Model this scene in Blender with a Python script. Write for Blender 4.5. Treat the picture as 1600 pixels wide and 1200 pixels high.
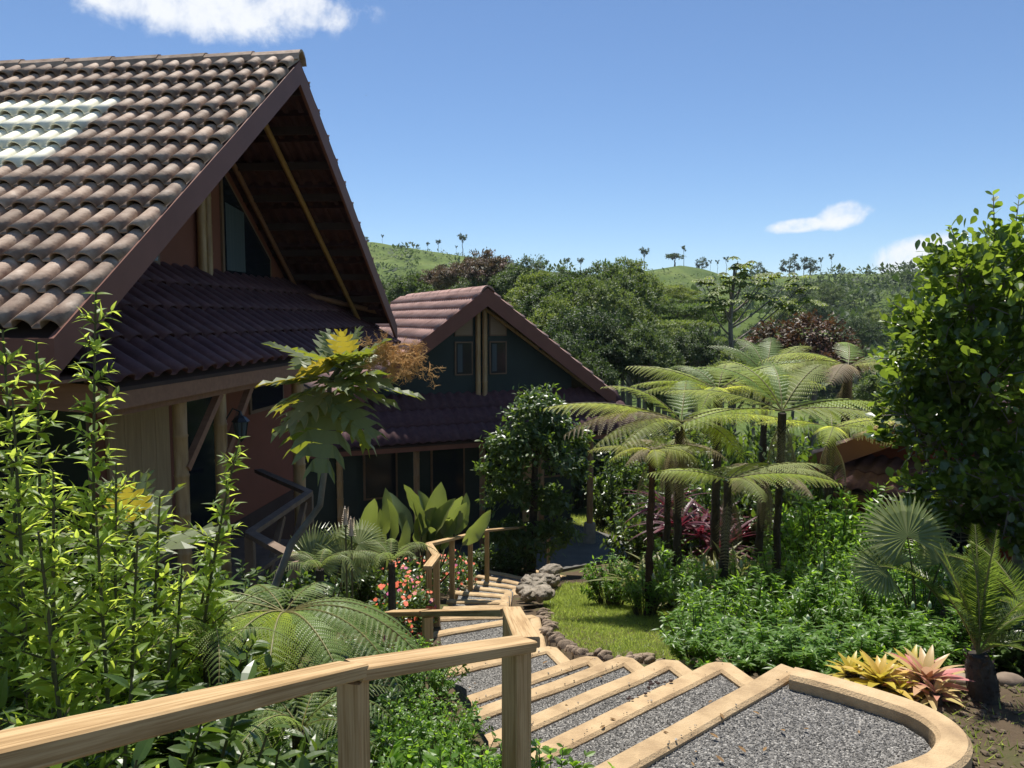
import bpy, math, random
import numpy as np
from mathutils import Vector, Matrix
for _o in list(bpy.data.objects): bpy.data.objects.remove(_o)
SC = bpy.context.scene
COL = SC.collection
R = math.radians
# ------------------------------------------------------------------ camera, sky, sun, exposure
F_PX, CX, CY, HORIZON = 1210.0, 800.0, 600.0, 497.0          # photo is 1600 x 1200; eye level is z = 0
PITCH = math.atan((CY-HORIZON)/F_PX)
cam = bpy.data.cameras.new('camera'); cam_o = bpy.data.objects.new('camera', cam); COL.objects.link(cam_o)
cam.sensor_width = 36.0; cam.lens = 36.0*F_PX/1600.0; cam.clip_start = 0.05; cam.clip_end = 8000
cam_o.location = (0,0,0); cam_o.rotation_euler = (R(90)-PITCH, 0, 0)
SC.camera = cam_o
SUN_AZ, SUN_EL = R(-8), R(68)                                  # azimuth from +Y (ahead) towards +X
sdir = Vector((math.sin(SUN_AZ)*math.cos(SUN_EL), math.cos(SUN_AZ)*math.cos(SUN_EL), math.sin(SUN_EL)))
sl = bpy.data.lights.new('sun','SUN'); sl.energy = 5.0; sl.angle = R(0.53); sl.color = (1.0,0.95,0.87)
sun_o = bpy.data.objects.new('sun', sl); COL.objects.link(sun_o)
sun_o.rotation_euler = sdir.to_track_quat('Z','Y').to_euler(); sun_o.location = sdir*60
vs = SC.view_settings
vs.view_transform = 'Standard'; vs.look = 'None'; vs.exposure = 0.52; vs.gamma = 1.0; vs.use_curve_mapping = False
SC.render.engine = 'CYCLES'
SC.cycles.max_bounces = 5; SC.cycles.diffuse_bounces = 2; SC.cycles.glossy_bounces = 2
SC.cycles.transmission_bounces = 3; SC.cycles.transparent_max_bounces = 4; SC.cycles.volume_bounces = 0
SC.cycles.caustics_reflective = False; SC.cycles.caustics_refractive = False
SC.cycles.use_denoising = True
SC.cycles.sample_clamp_indirect = 6

def pdir(px, py):
    cp, sp = math.cos(PITCH), math.sin(PITCH)
    a = (px-CX)/F_PX; b = -(py-CY)/F_PX
    return Vector((a, cp + b*sp, -sp + b*cp))
def W(px, py, d):
    """world point seen at photo pixel (px, py) at a distance of d metres ahead"""
    v = pdir(px, py); return v*(d/v.y)

def make_world():
    w = bpy.data.worlds.new('World'); SC.world = w; w.use_nodes = True
    nt = w.node_tree; N = nt.nodes; L = nt.links; N.clear()
    out = N.new('ShaderNodeOutputWorld'); bg = N.new('ShaderNodeBackground'); bg.inputs[1].default_value = 0.09
    sky = N.new('ShaderNodeTexSky'); sky.sky_type = 'NISHITA'; sky.sun_disc = False
    sky.sun_elevation = SUN_EL; sky.sun_rotation = SUN_AZ; sky.altitude = 1200
    sky.air_density = 1.0; sky.dust_density = 0.0; sky.ozone_density = 6.0
    tc = N.new('ShaderNodeTexCoord')
    nz = N.new('ShaderNodeTexNoise'); nz.inputs['Scale'].default_value = 19; nz.inputs['Detail'].default_value = 12; nz.inputs['Roughness'].default_value = 0.66; nz.inputs['Distortion'].default_value = .25
    L.new(tc.outputs['Generated'], nz.inputs['Vector'])
    def M(op, a, b=None, c=None):
        n = N.new('ShaderNodeMath'); n.operation = op
        for i, x in enumerate((a, b, c)):
            if x is None: continue
            if isinstance(x, (int, float)): n.inputs[i].default_value = x
            else: L.new(x, n.inputs[i])
        return n.outputs[0]
    def dot(v):
        n = N.new('ShaderNodeVectorMath'); n.operation = 'DOT_PRODUCT'
        L.new(tc.outputs['Generated'], n.inputs[0]); n.inputs[1].default_value = v; return n.outputs['Value']
    def dv(az, el): return Vector((math.sin(az)*math.cos(el), math.cos(az)*math.cos(el), math.sin(el)))
    clouds = []
    for (px, py, wd, ht, tilt) in ((330,-5,.20,.055,.02),(470,14,.08,.03,-.1),(215,-12,.1,.04,0),(1315,336,.042,.022,.25),(1250,352,.05,.012,.1),(1420,408,.055,.03,.1),(1465,404,.05,.036,0),(1560,415,.08,.025,0)):
        clouds.append((pdir(px,py).normalized(), wd, ht, tilt))
    rc = random.Random(3)
    for i in range(8):      # the same fair-weather cumulus goes on all round the sky
        az = R(50 + i*37 + rc.uniform(-8,8)); clouds.append((dv(az, R(rc.uniform(7,36))), rc.uniform(.08,.2), rc.uniform(.025,.06), rc.uniform(-.1,.1)))
    acc = None
    for c, wd, ht, tilt in clouds:
        r = Vector((c.y,-c.x,0)).normalized(); u = r.cross(c)
        t1 = (r + tilt*u).normalized(); t2 = t1.cross(c)
        a = M('DIVIDE', dot(t1), wd); b = M('DIVIDE', M('SUBTRACT', dot(t2), 0.0), ht)
        q = M('ADD', M('MULTIPLY', a, a), M('MULTIPLY', b, b))
        front = M('GREATER_THAN', dot(c), 0.5)
        m = M('MULTIPLY', M('MAXIMUM', M('SUBTRACT', 1.25, q), 0.0), front)
        acc = m if acc is None else M('MAXIMUM', acc, m)
    dens = M('SUBTRACT', M('ADD', M('MULTIPLY', M('MINIMUM', acc, 1.0), 0.62), nz.outputs['Fac']), 0.78)
    mr = N.new('ShaderNodeMapRange'); mr.interpolation_type = 'SMOOTHSTEP'
    L.new(dens, mr.inputs['Value']); mr.inputs['From Min'].default_value = 0.0; mr.inputs['From Max'].default_value = 0.42
    cov = M('MULTIPLY', M('MULTIPLY', mr.outputs[0], M('GREATER_THAN', acc, 0.001)), 0.95)
    mix = N.new('ShaderNodeMix'); mix.data_type = 'RGBA'
    L.new(cov, mix.inputs['Factor']); L.new(sky.outputs[0], mix.inputs[6]); mix.inputs[7].default_value = (7.6,7.8,8.1,1)
    L.new(mix.outputs[2], bg.inputs[0]); L.new(bg.outputs[0], out.inputs[0])
make_world()

# ------------------------------------------------------------------ helpers
rnd = random.Random(11)
rng = np.random.default_rng(11)
def nrm(a):
    a = np.asarray(a, float); return a/np.maximum(np.linalg.norm(a, axis=-1, keepdims=True), 1e-9)
class MB:
    def __init__(s): s.v=[]; s.f=[]; s.n=0; s.t=[]
    def add(s, V, F, mi=0, tint=0.5):
        V = np.asarray(V, float).reshape(-1,3)
        if not isinstance(F, (list,tuple)) or (len(F) and not hasattr(F[0],'shape')): F = _groups(F)
        for f in F: s.f.append((np.asarray(f,int)+s.n, mi))
        s.v.append(V); s.n += len(V)
        t = np.asarray(tint, float)
        s.t.append(np.full(len(V), float(t)) if t.ndim==0 else t)
        return s
    def mesh(s, name, mats, smooth=False, off=None):
        V = np.concatenate(s.v) if s.v else np.zeros((0,3))
        if off is not None: V = V - np.asarray(off, float)
        me = bpy.data.meshes.new(name)
        loops = np.concatenate([f.ravel() for f,_ in s.f]); tot = np.concatenate([np.full(len(f), f.shape[1]) for f,_ in s.f])
        mi = np.concatenate([np.full(len(f), m) for f,m in s.f])
        start = np.concatenate([[0], np.cumsum(tot)[:-1]])
        me.vertices.add(len(V)); me.vertices.foreach_set('co', V.astype(np.float32).ravel())
        me.loops.add(len(loops)); me.loops.foreach_set('vertex_index', loops.astype(np.int32))
        me.polygons.add(len(tot)); me.polygons.foreach_set('loop_start', start.astype(np.int32))
        me.polygons.foreach_set('material_index', mi.astype(np.int32))
        me.polygons.foreach_set('use_smooth', np.full(len(tot), bool(smooth)))
        at = me.attributes.new('tint','FLOAT','POINT'); at.data.foreach_set('value', np.concatenate(s.t).astype(np.float32))
        for m in (mats if isinstance(mats,(list,tuple)) else [mats]): me.materials.append(m)
        me.update(calc_edges=True); me.validate()
        return me
    def build(s, name, mats, parent=None, smooth=False, kind=None):
        """vertices are world coordinates"""
        off = wloc(parent) if parent else None
        o = bpy.data.objects.new(name, s.mesh(name, mats, smooth, off)); COL.objects.link(o)
        if parent: o.parent = parent
        if kind: o['kind'] = kind
        return o
def _groups(F):
    d = {}
    for f in F: d.setdefault(len(f), []).append(f)
    return [np.array(v) for v in d.values()]
def wloc(o):
    p = Vector((0,0,0))
    while o: p += o.location; o = o.parent
    return p
def tag(o, label, cat, group=None, kind=None):
    o['label'] = label; o['category'] = cat
    if group: o['group'] = group
    if kind: o['kind'] = kind
    return o
def thing(name, label, cat, loc=(0,0,0), group=None, kind=None):
    o = bpy.data.objects.new(name, None); COL.objects.link(o); o.location = loc; o.empty_display_size = 0.1
    return tag(o, label, cat, group, kind)
def inst(name, me, M, parent):
    o = bpy.data.objects.new(name, me); COL.objects.link(o); o.parent = parent
    o.matrix_local = Matrix.Translation(-wloc(parent)) @ M
    return o
def struct(o, label=None):
    o['kind'] = 'structure'
    if label: o['label'] = label
    return o
def copy_tree(o, parent=None):
    c = o.copy(); COL.objects.link(c)
    if parent: c.parent = parent
    for ch in list(o.children): copy_tree(ch, c)
    return c
BOXF = np.array([[0,1,3,2],[4,6,7,5],[0,4,5,1],[2,3,7,6],[0,2,6,4],[1,5,7,3]])
def obox(mb, c, ex, ey, ez, mi=0, tint=.5):
    c,ex,ey,ez = [np.asarray(x,float) for x in (c,ex,ey,ez)]
    V = [c+a*ex+b*ey+d*ez for a in (-1,1) for b in (-1,1) for d in (-1,1)]
    F = BOXF if np.dot(np.cross(ex,ey),ez) > 0 else BOXF[:,::-1]
    return mb.add(V, [F], mi, tint)
def beam(mb, p0, p1, w, h, up=(0,0,1), ch=0.0, mi=0, tint=.5):
    """bar of width w and height h along p0-p1 (centre line), with chamfered edges"""
    p0=np.asarray(p0,float); p1=np.asarray(p1,float); d=nrm(p1-p0); x=nrm(np.cross(d,up)); z=np.cross(x,d)
    a,b=w/2,h/2
    if ch<=0: prof=[(-a,-b),(a,-b),(a,b),(-a,b)]
    else: prof=[(-a+ch,-b),(a-ch,-b),(a,-b+ch),(a,b-ch),(a-ch,b),(-a+ch,b),(-a,b-ch),(-a,-b+ch)]
    k=len(prof)
    V=[p+u*x+v*z for p in (p0,p1) for u,v in prof]
    F=[[i,(i+1)%k,k+(i+1)%k,k+i] for i in range(k)]+[list(range(k))[::-1],list(range(k,2*k))]
    # the profile runs clockwise seen along d, so flip
    return mb.add(V, _groups([f[::-1] for f in F]), mi, tint)
def sweep(mb, P, prof, up=(0,0,1), mi=0, tint=.5, cap=True):
    """sweep a profile [(across, up)] along the polyline P with mitred corners"""
    P=np.asarray(P,float); n=len(P); k=len(prof); rows=[]
    for i in range(n):
        a=P[max(i-1,0)]; b=P[min(i+1,n-1)]
        d0=nrm(P[i]-a) if i>0 else nrm(b-P[i]); d1=nrm(b-P[i]) if i<n-1 else d0
        x0=nrm(np.cross(d0,up)); x1=nrm(np.cross(d1,up)); x=nrm(x0+x1); s=1/max(0.45,float(np.dot(x,x0)))
        rows.append([P[i]+u*s*x+v*np.asarray(up,float) for u,v in prof])
    V=np.array(rows).reshape(-1,3); F=[]
    for i in range(n-1):
        for j in range(k):
            j2=(j+1)%k; F.append([i*k+j,(i+1)*k+j,(i+1)*k+j2,i*k+j2])
    if cap: F+= [list(range(k)),[ (n-1)*k+j for j in range(k)][::-1]]
    return mb.add(V,_groups(F),mi,tint)
def tube(mb, P, r, k=7, mi=0, tint=.5, cap=True):
    P=np.asarray(P,float); n=len(P); r=np.broadcast_to(np.asarray(r,float),(n,))
    D=np.zeros_like(P); D[1:-1]=P[2:]-P[:-2]; D[0]=P[1]-P[0]; D[-1]=P[-1]-P[-2]; D=nrm(D)
    ref=np.array([0,0,1.]) if abs(D[0][2])<.9 else np.array([1.,0,0])
    V=[]; x=nrm(np.cross(D[0],ref))
    for i in range(n):
        x=nrm(x-np.dot(x,D[i])*D[i]); y=np.cross(D[i],x)
        a=np.arange(k)*2*math.pi/k
        V.append(P[i]+r[i]*(np.cos(a)[:,None]*x+np.sin(a)[:,None]*y))
    V=np.concatenate(V); F=[]
    for i in range(n-1):
        for j in range(k):
            j2=(j+1)%k; F.append([i*k+j,i*k+j2,(i+1)*k+j2,(i+1)*k+j])
    if cap: F+=[list(range(k))[::-1],[(n-1)*k+j for j in range(k)]]
    return mb.add(V,_groups(F),mi,tint)
def bamboo(mb, p0, p1, r, seg=.32, mi=0, k=10):
    p0=np.asarray(p0,float); p1=np.asarray(p1,float); L=np.linalg.norm(p1-p0); n=max(1,int(L/seg)); P=[];rr=[]
    for i in range(n):
        for t,q in ((0.0,1.0),(0.06,1.10),(0.10,.97),(0.9,1.0)): P.append(p0+(p1-p0)*(i+t)/n); rr.append(r*q)
    P.append(p1); rr.append(r)
    return tube(mb,P,rr,k,mi)
def prism(mb, poly, d, mi=0, tint=.5):
    """planar polygon (world points) extruded by the vector d"""
    P=np.asarray(poly,float); d=np.asarray(d,float); n=len(P); V=np.concatenate([P,P+d])
    nn=np.cross(P[1]-P[0],P[2]-P[0]); rev=np.dot(nn,d)>0
    F=[list(range(n)),list(range(n,2*n))[::-1]]+[[(i+1)%n,i,n+i,n+(i+1)%n] for i in range(n)]
    if rev: F=[f[::-1] for f in F]
    return mb.add(V,_groups(F),mi,tint)
def ico(sub=1):
    t=(1+5**.5)/2
    V=nrm(np.array([[-1,t,0],[1,t,0],[-1,-t,0],[1,-t,0],[0,-1,t],[0,1,t],[0,-1,-t],[0,1,-t],[t,0,-1],[t,0,1],[-t,0,-1],[-t,0,1]],float))
    F=[[0,11,5],[0,5,1],[0,1,7],[0,7,10],[0,10,11],[1,5,9],[5,11,4],[11,10,2],[10,7,6],[7,1,8],[3,9,4],[3,4,2],[3,2,6],[3,6,8],[3,8,9],[4,9,5],[2,4,11],[6,2,10],[8,6,7],[9,8,1]]
    for _ in range(sub):
        V=list(V); c={}; G=[]
        def mid(a,b):
            k=(min(a,b),max(a,b))
            if k not in c: c[k]=len(V); V.append(nrm(V[a]+V[b]))
            return c[k]
        for a,b,d in F:
            e,f,g=mid(a,b),mid(b,d),mid(d,a); G+=[[a,e,g],[e,b,f],[g,f,d],[e,f,g]]
        F=G; V=np.array(V)
    return np.array(V),np.array(F)
ICO0,ICO1,ICO2=ico(0),ico(1),ico(2)

# ------------------------------------------------------------------ materials
def new_mat(name):
    m=bpy.data.materials.new(name); m.use_nodes=True; nt=m.node_tree; nt.nodes.clear()
    return m,nt,nt.nodes,nt.links
def ramp(N,L,fac,stops):
    r=N.new('ShaderNodeValToRGB'); L.new(fac,r.inputs[0]); e=r.color_ramp.elements
    while len(e)<len(stops): e.new(.5)
    for el,(p,c) in zip(e,stops): el.position=p; el.color=(*c,1)
    return r.outputs[0]
def noise(N,L,scale,detail=4,rough=.55,vec=None,stretch=None):
    tc=N.new('ShaderNodeTexCoord'); v=tc.outputs['Object'] if vec is None else tc.outputs[vec]
    if stretch:
        mp=N.new('ShaderNodeMapping'); mp.inputs['Scale'].default_value=stretch; L.new(v,mp.inputs[0]); v=mp.outputs[0]
    n=N.new('ShaderNodeTexNoise'); n.inputs['Scale'].default_value=scale; n.inputs['Detail'].default_value=detail; n.inputs['Roughness'].default_value=rough
    L.new(v,n.inputs['Vector']); return n.outputs['Fac'],v
def simple(name, stops, rough=.7, scale=6, detail=5, stretch=None, bump=0.0, bscale=None, spec=.4, rand=0.0, metal=0):
    """stops: colours over a noise field; rand: brightness change from object to object"""
    m,nt,N,L=new_mat(name); out=N.new('ShaderNodeOutputMaterial'); b=N.new('ShaderNodeBsdfPrincipled')
    f,v=noise(N,L,scale,detail,.6,None,stretch)
    if rand:
        oi0=N.new('ShaderNodeObjectInfo'); s0=N.new('ShaderNodeVectorMath'); s0.operation='SCALE'; s0.inputs[0].default_value=(17,9,23); L.new(oi0.outputs['Random'],s0.inputs['Scale']); a0=N.new('ShaderNodeVectorMath'); a0.operation='ADD'; L.new(v,a0.inputs[0]); L.new(s0.outputs[0],a0.inputs[1]); L.new(a0.outputs[0],f.node.inputs['Vector'])
    c=ramp(N,L,f,stops)
    if rand:
        oi=N.new('ShaderNodeObjectInfo'); mr=N.new('ShaderNodeMapRange'); L.new(oi.outputs['Random'],mr.inputs[0]); mr.inputs[3].default_value=1-rand; mr.inputs[4].default_value=1+rand
        hs=N.new('ShaderNodeHueSaturation'); L.new(mr.outputs[0],hs.inputs['Value']); L.new(c,hs.inputs['Color']); c=hs.outputs[0]
    L.new(c,b.inputs['Base Color']); b.inputs['Roughness'].default_value=rough; b.inputs['Specular IOR Level'].default_value=spec; b.inputs['Metallic'].default_value=metal
    if bump:
        f2,_=noise(N,L,bscale or scale*4,6,.6,None,stretch); bp=N.new('ShaderNodeBump'); bp.inputs['Strength'].default_value=bump; bp.inputs['Distance'].default_value=.02
        L.new(f2,bp.inputs['Height']); L.new(bp.outputs[0],b.inputs['Normal'])
    L.new(b.outputs[0],out.inputs[0]); return m
def leafm(name, stops, trans=(.25,.36,.04), tf=.42, rough=.42, obj=False, spec=.45, vary=0.0):
    """leaf: gloss on top, light passing through; colour varies from leaf to leaf"""
    m,nt,N,L=new_mat(name); out=N.new('ShaderNodeOutputMaterial'); b=N.new('ShaderNodeBsdfPrincipled'); t=N.new('ShaderNodeBsdfTranslucent')
    if obj: fac=N.new('ShaderNodeObjectInfo').outputs['Random']
    else:
        a=N.new('ShaderNodeAttribute'); a.attribute_name='tint'; fac=a.outputs['Fac']
    c=ramp(N,L,fac,stops)
    tr=ramp(N,L,fac,[(0,tuple(x*.75 for x in trans)),(1,tuple(min(1,x*1.25) for x in trans))])
    if vary:      # trees of one kind differ in shade and hue
        o2=N.new('ShaderNodeObjectInfo'); mr=N.new('ShaderNodeMapRange'); L.new(o2.outputs['Random'],mr.inputs[0]); mr.inputs[3].default_value=1-vary; mr.inputs[4].default_value=1+vary
        mh=N.new('ShaderNodeMapRange'); L.new(o2.outputs['Random'],mh.inputs[0]); mh.inputs[3].default_value=.515; mh.inputs[4].default_value=.475
        r=[]
        for q in (c,tr):
            hs=N.new('ShaderNodeHueSaturation'); L.new(mr.outputs[0],hs.inputs['Value']); L.new(mh.outputs[0],hs.inputs['Hue']); L.new(q,hs.inputs['Color']); r.append(hs.outputs[0])
        c,tr=r
    L.new(c,b.inputs['Base Color']); L.new(tr,t.inputs[0])
    b.inputs['Roughness'].default_value=rough; b.inputs['Specular IOR Level'].default_value=spec
    mx=N.new('ShaderNodeMixShader'); mx.inputs[0].default_value=tf; L.new(b.outputs[0],mx.inputs[1]); L.new(t.outputs[0],mx.inputs[2])
    L.new(mx.outputs[0],out.inputs[0]); return m

ORD=['first','second','third','fourth','fifth','sixth','seventh','eighth','ninth','tenth','eleventh','twelfth','thirteenth','fourteenth','fifteenth','sixteenth','seventeenth','eighteenth','nineteenth','twentieth','twenty-first','twenty-second','twenty-third','twenty-fourth','twenty-fifth']
def ordinals(items,fmt,key='label'):
    """label look-alikes by their order from the left as the viewer sees them"""
    items=sorted(items,key=lambda o:o.location.x/max(.1,o.location.y))
    for i,o in enumerate(items): o['label']=fmt%ORD[min(i,24)]
def frameM(o,x,y):
    x=Vector(x).normalized(); y=Vector(y).normalized(); z=x.cross(y).normalized()
    M=Matrix.Identity(4)
    for i in range(3): M[i][0]=x[i]; M[i][1]=y[i]; M[i][2]=z[i]; M[i][3]=o[i]
    return M

# ------------------------------------------------------------------ materials of the place
M_CONC = simple('sandy_concrete', [(.22,(.22,.155,.095)),(.38,(.38,.265,.15)),(.55,(.50,.36,.205)),(.78,(.58,.44,.27))], .92, 5, 12, bump=.5, bscale=90, spec=.15, rand=.07)
def wood_mat(name,c0,c1,c2):
    """timber with grain along the piece's own x axis, knots and weathering"""
    m,nt,N,L=new_mat(name); out=N.new('ShaderNodeOutputMaterial'); b=N.new('ShaderNodeBsdfPrincipled'); tc=N.new('ShaderNodeTexCoord'); oi=N.new('ShaderNodeObjectInfo')
    ad=N.new('ShaderNodeVectorMath'); ad.operation='ADD'; L.new(tc.outputs['Object'],ad.inputs[0]); sc=N.new('ShaderNodeVectorMath'); sc.operation='SCALE'; sc.inputs[0].default_value=(7,3,5); L.new(oi.outputs['Random'],sc.inputs['Scale']); L.new(sc.outputs[0],ad.inputs[1])
    def nz(s,st,d=6):
        mp=N.new('ShaderNodeMapping'); mp.inputs['Scale'].default_value=st; L.new(ad.outputs[0],mp.inputs[0]); n=N.new('ShaderNodeTexNoise'); n.inputs['Scale'].default_value=s; n.inputs['Detail'].default_value=d; n.inputs['Roughness'].default_value=.6; n.inputs['Distortion'].default_value=.35; L.new(mp.outputs[0],n.inputs['Vector']); return n.outputs['Fac']
    g1=nz(4.0,(.5,22,22)); g2=nz(4.0,(1.2,75,75)); g3=nz(2.2,(1,1.5,1.5),4)
    mm=N.new('ShaderNodeMath'); mm.operation='MULTIPLY_ADD'; L.new(g2,mm.inputs[0]); mm.inputs[1].default_value=.5; L.new(g1,mm.inputs[2])
    m2=N.new('ShaderNodeMath'); m2.operation='MULTIPLY_ADD'; L.new(g3,m2.inputs[0]); m2.inputs[1].default_value=.35; L.new(mm.outputs[0],m2.inputs[2])
    L.new(ramp(N,L,m2.outputs[0],[(.62,c0),(.85,c1),(1.0,c2)]),b.inputs['Base Color']); b.inputs['Roughness'].default_value=.65; b.inputs['Specular IOR Level'].default_value=.3
    bp=N.new('ShaderNodeBump'); bp.inputs['Strength'].default_value=.35; bp.inputs['Distance'].default_value=.003; L.new(mm.outputs[0],bp.inputs['Height']); L.new(bp.outputs[0],b.inputs['Normal']); L.new(b.outputs[0],out.inputs[0]); return m
M_WOOD = wood_mat('rail_timber',(.20,.115,.045),(.37,.235,.105),(.50,.345,.175))
def beam_obj(name,p0,p1,w,h,mat,parent,up=(0,0,1),ch=.004):
    """a bar that is an object with its own x axis along its length"""
    p0=np.asarray(p0,float); p1=np.asarray(p1,float); L=float(np.linalg.norm(p1-p0)); mb=MB(); beam(mb,(0,0,0),(L,0,0),w,h,(0,0,1),ch)
    d=nrm(p1-p0); s=nrm(np.cross(np.asarray(up,float),d)); return inst(name,mb.mesh(name,mat),frameM(p0,d,s),parent)
M_TILE = simple('weathered_roof_tile', [(.28,(.16,.095,.07)),(.42,(.28,.195,.14)),(.55,(.365,.27,.2)),(.66,(.46,.36,.28)),(.78,(.56,.47,.37))], .72, 7, 9, bump=.25, bscale=30, spec=.25, rand=.27)
M_TILE_W = simple('clear_skylight_tile', [(.3,(.84,.80,.62)),(.7,(.93,.90,.73))], .65, 4, 4, spec=.2, rand=.06)
M_TILE_D = simple('maroon_porch_tile', [(.3,(.062,.024,.026)),(.5,(.086,.035,.036)),(.7,(.115,.05,.048))], .75, 9, 6, bump=.15, bscale=40, rand=.12)
M_SHEET = simple('pink_brown_roof_sheet', [(.3,(.30,.165,.13)),(.5,(.43,.255,.205)),(.7,(.53,.345,.285))], .7, 1.6, 7, stretch=(1,2.5,1), bump=.1, bscale=30, rand=.12)
M_FASCIA = simple('brown_fascia_paint', [(.3,(.165,.066,.045)),(.7,(.20,.083,.057))], .6, 3, 4, spec=.3)
M_FASCIA2 = simple('brown_beam_wood', [(.3,(.20,.095,.05)),(.7,(.27,.135,.075))], .65, 3, 6, stretch=(1,8,8))
M_WALL_R = simple('rust_red_wall', [(.3,(.19,.066,.038)),(.7,(.22,.078,.046))], .85, 2, 4, bump=.05)
M_WALL_G = simple('dark_green_wall', [(.3,(.028,.040,.034)),(.7,(.036,.050,.043))], .85, 2, 4, bump=.05)
M_WALL_O = simple('orange_red_wall', [(.3,(.17,.036,.014)),(.7,(.21,.048,.02))], .85, 2, 4, bump=.05)
M_BAMBOO = simple('dry_bamboo', [(.25,(.22,.12,.045)),(.5,(.36,.22,.09)),(.75,(.46,.31,.15))], .5, 4, 5, stretch=(6,6,.8), rand=.1)
M_BAMBOO_Y = simple('golden_bamboo', [(.25,(.24,.13,.04)),(.75,(.38,.23,.08))], .5, 4, 5, stretch=(6,6,.8))
M_PANEL = simple('pale_wood_panel', [(.3,(.36,.23,.11)),(.6,(.46,.31,.16)),(.8,(.5,.35,.19))], .65, 3, 6, stretch=(10,10,.7))
M_BAMBOO_D = simple('shaded_brown_bamboo', [(.25,(.13,.07,.03)),(.5,(.21,.12,.055)),(.75,(.28,.17,.08))], .55, 4, 5, stretch=(6,6,.8), rand=.1)  # darker copy of the dry bamboo, porch shade put into its colour
M_DARK = simple('dark_purlin', [(.3,(.04,.022,.018)),(.7,(.06,.035,.028))], .8, 3, 4)
M_DARKWOOD = simple('dark_deck_timber', [(.3,(.13,.085,.055)),(.7,(.21,.145,.10))], .7, 3, 6, stretch=(3,3,1))
M_FRAME = simple('window_frame_wood', [(.3,(.15,.09,.05)),(.7,(.21,.13,.075))], .6, 4, 4)
M_STONE_G = simple('grey_concrete', [(.3,(.20,.19,.17)),(.7,(.34,.32,.28))], .9, 5, 7, bump=.3)
M_SLAB = simple('grey_floor_slab', [(.3,(.10,.095,.085)),(.7,(.15,.145,.13))], .9, 3, 7, bump=.2)
M_ROCK = simple('pale_rock', [(.25,(.14,.115,.085)),(.5,(.27,.23,.18)),(.8,(.42,.37,.30))], .9, 5, 8, bump=.5, bscale=14, rand=.22)
M_ROCK_B = simple('brown_river_stone', [(.25,(.15,.105,.07)),(.5,(.27,.20,.14)),(.8,(.38,.30,.22))], .85, 6, 8, bump=.4, bscale=18, rand=.3)
M_LAMP = simple('black_lantern_metal', [(.3,(.012,.012,.012)),(.7,(.02,.02,.02))], .45, 5, 3)
M_CURTAIN = simple('dim_curtain', [(.3,(.055,.075,.08)),(.7,(.08,.10,.105))], .9, 2, 3, stretch=(12,12,.2))
M_BLIND = simple('tan_blind', [(.3,(.24,.17,.11)),(.7,(.30,.22,.15))], .9, 3, 3, stretch=(1,1,30))
def glass_mat():
    m,nt,N,L=new_mat('dark_window_glass'); out=N.new('ShaderNodeOutputMaterial'); b=N.new('ShaderNodeBsdfPrincipled')
    b.inputs['Base Color'].default_value=(.012,.016,.022,1); b.inputs['Roughness'].default_value=.1; b.inputs['Specular IOR Level'].default_value=.22
    L.new(b.outputs[0],out.inputs[0]); return m
M_GLASS = glass_mat()
def gravel_mat():
    m,nt,N,L=new_mat('grey_gravel'); out=N.new('ShaderNodeOutputMaterial'); b=N.new('ShaderNodeBsdfPrincipled')
    tc=N.new('ShaderNodeTexCoord'); vo=N.new('ShaderNodeTexVoronoi'); vo.inputs['Scale'].default_value=115; L.new(tc.outputs['Object'],vo.inputs['Vector'])
    sx=N.new('ShaderNodeSeparateColor'); L.new(vo.outputs['Color'],sx.inputs[0])
    c=ramp(N,L,sx.outputs[0],[(0,(.075,.072,.066)),(.45,(.16,.152,.138)),(.8,(.26,.245,.22)),(1,(.42,.40,.36))]); L.new(c,b.inputs['Base Color'])
    bp=N.new('ShaderNodeBump'); bp.inputs['Strength'].default_value=.9; bp.inputs['Distance'].default_value=.012; bp.invert=True
    L.new(vo.outputs['Distance'],bp.inputs['Height']); L.new(bp.outputs[0],b.inputs['Normal']); b.inputs['Roughness'].default_value=.85
    L.new(b.outputs[0],out.inputs[0]); return m
M_GRAVEL=gravel_mat()
def pebble_mat():
    m,nt,N,L=new_mat('gravel_pebble'); out=N.new('ShaderNodeOutputMaterial'); b=N.new('ShaderNodeBsdfPrincipled')
    a=N.new('ShaderNodeAttribute'); a.attribute_name='tint'
    c=ramp(N,L,a.outputs['Fac'],[(0,(.075,.072,.066)),(.5,(.165,.157,.143)),(.85,(.28,.265,.24)),(1,(.48,.46,.42))]); L.new(c,b.inputs['Base Color']); b.inputs['Roughness'].default_value=.8
    L.new(b.outputs[0],out.inputs[0]); return m
M_PEBBLE=pebble_mat()
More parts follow.
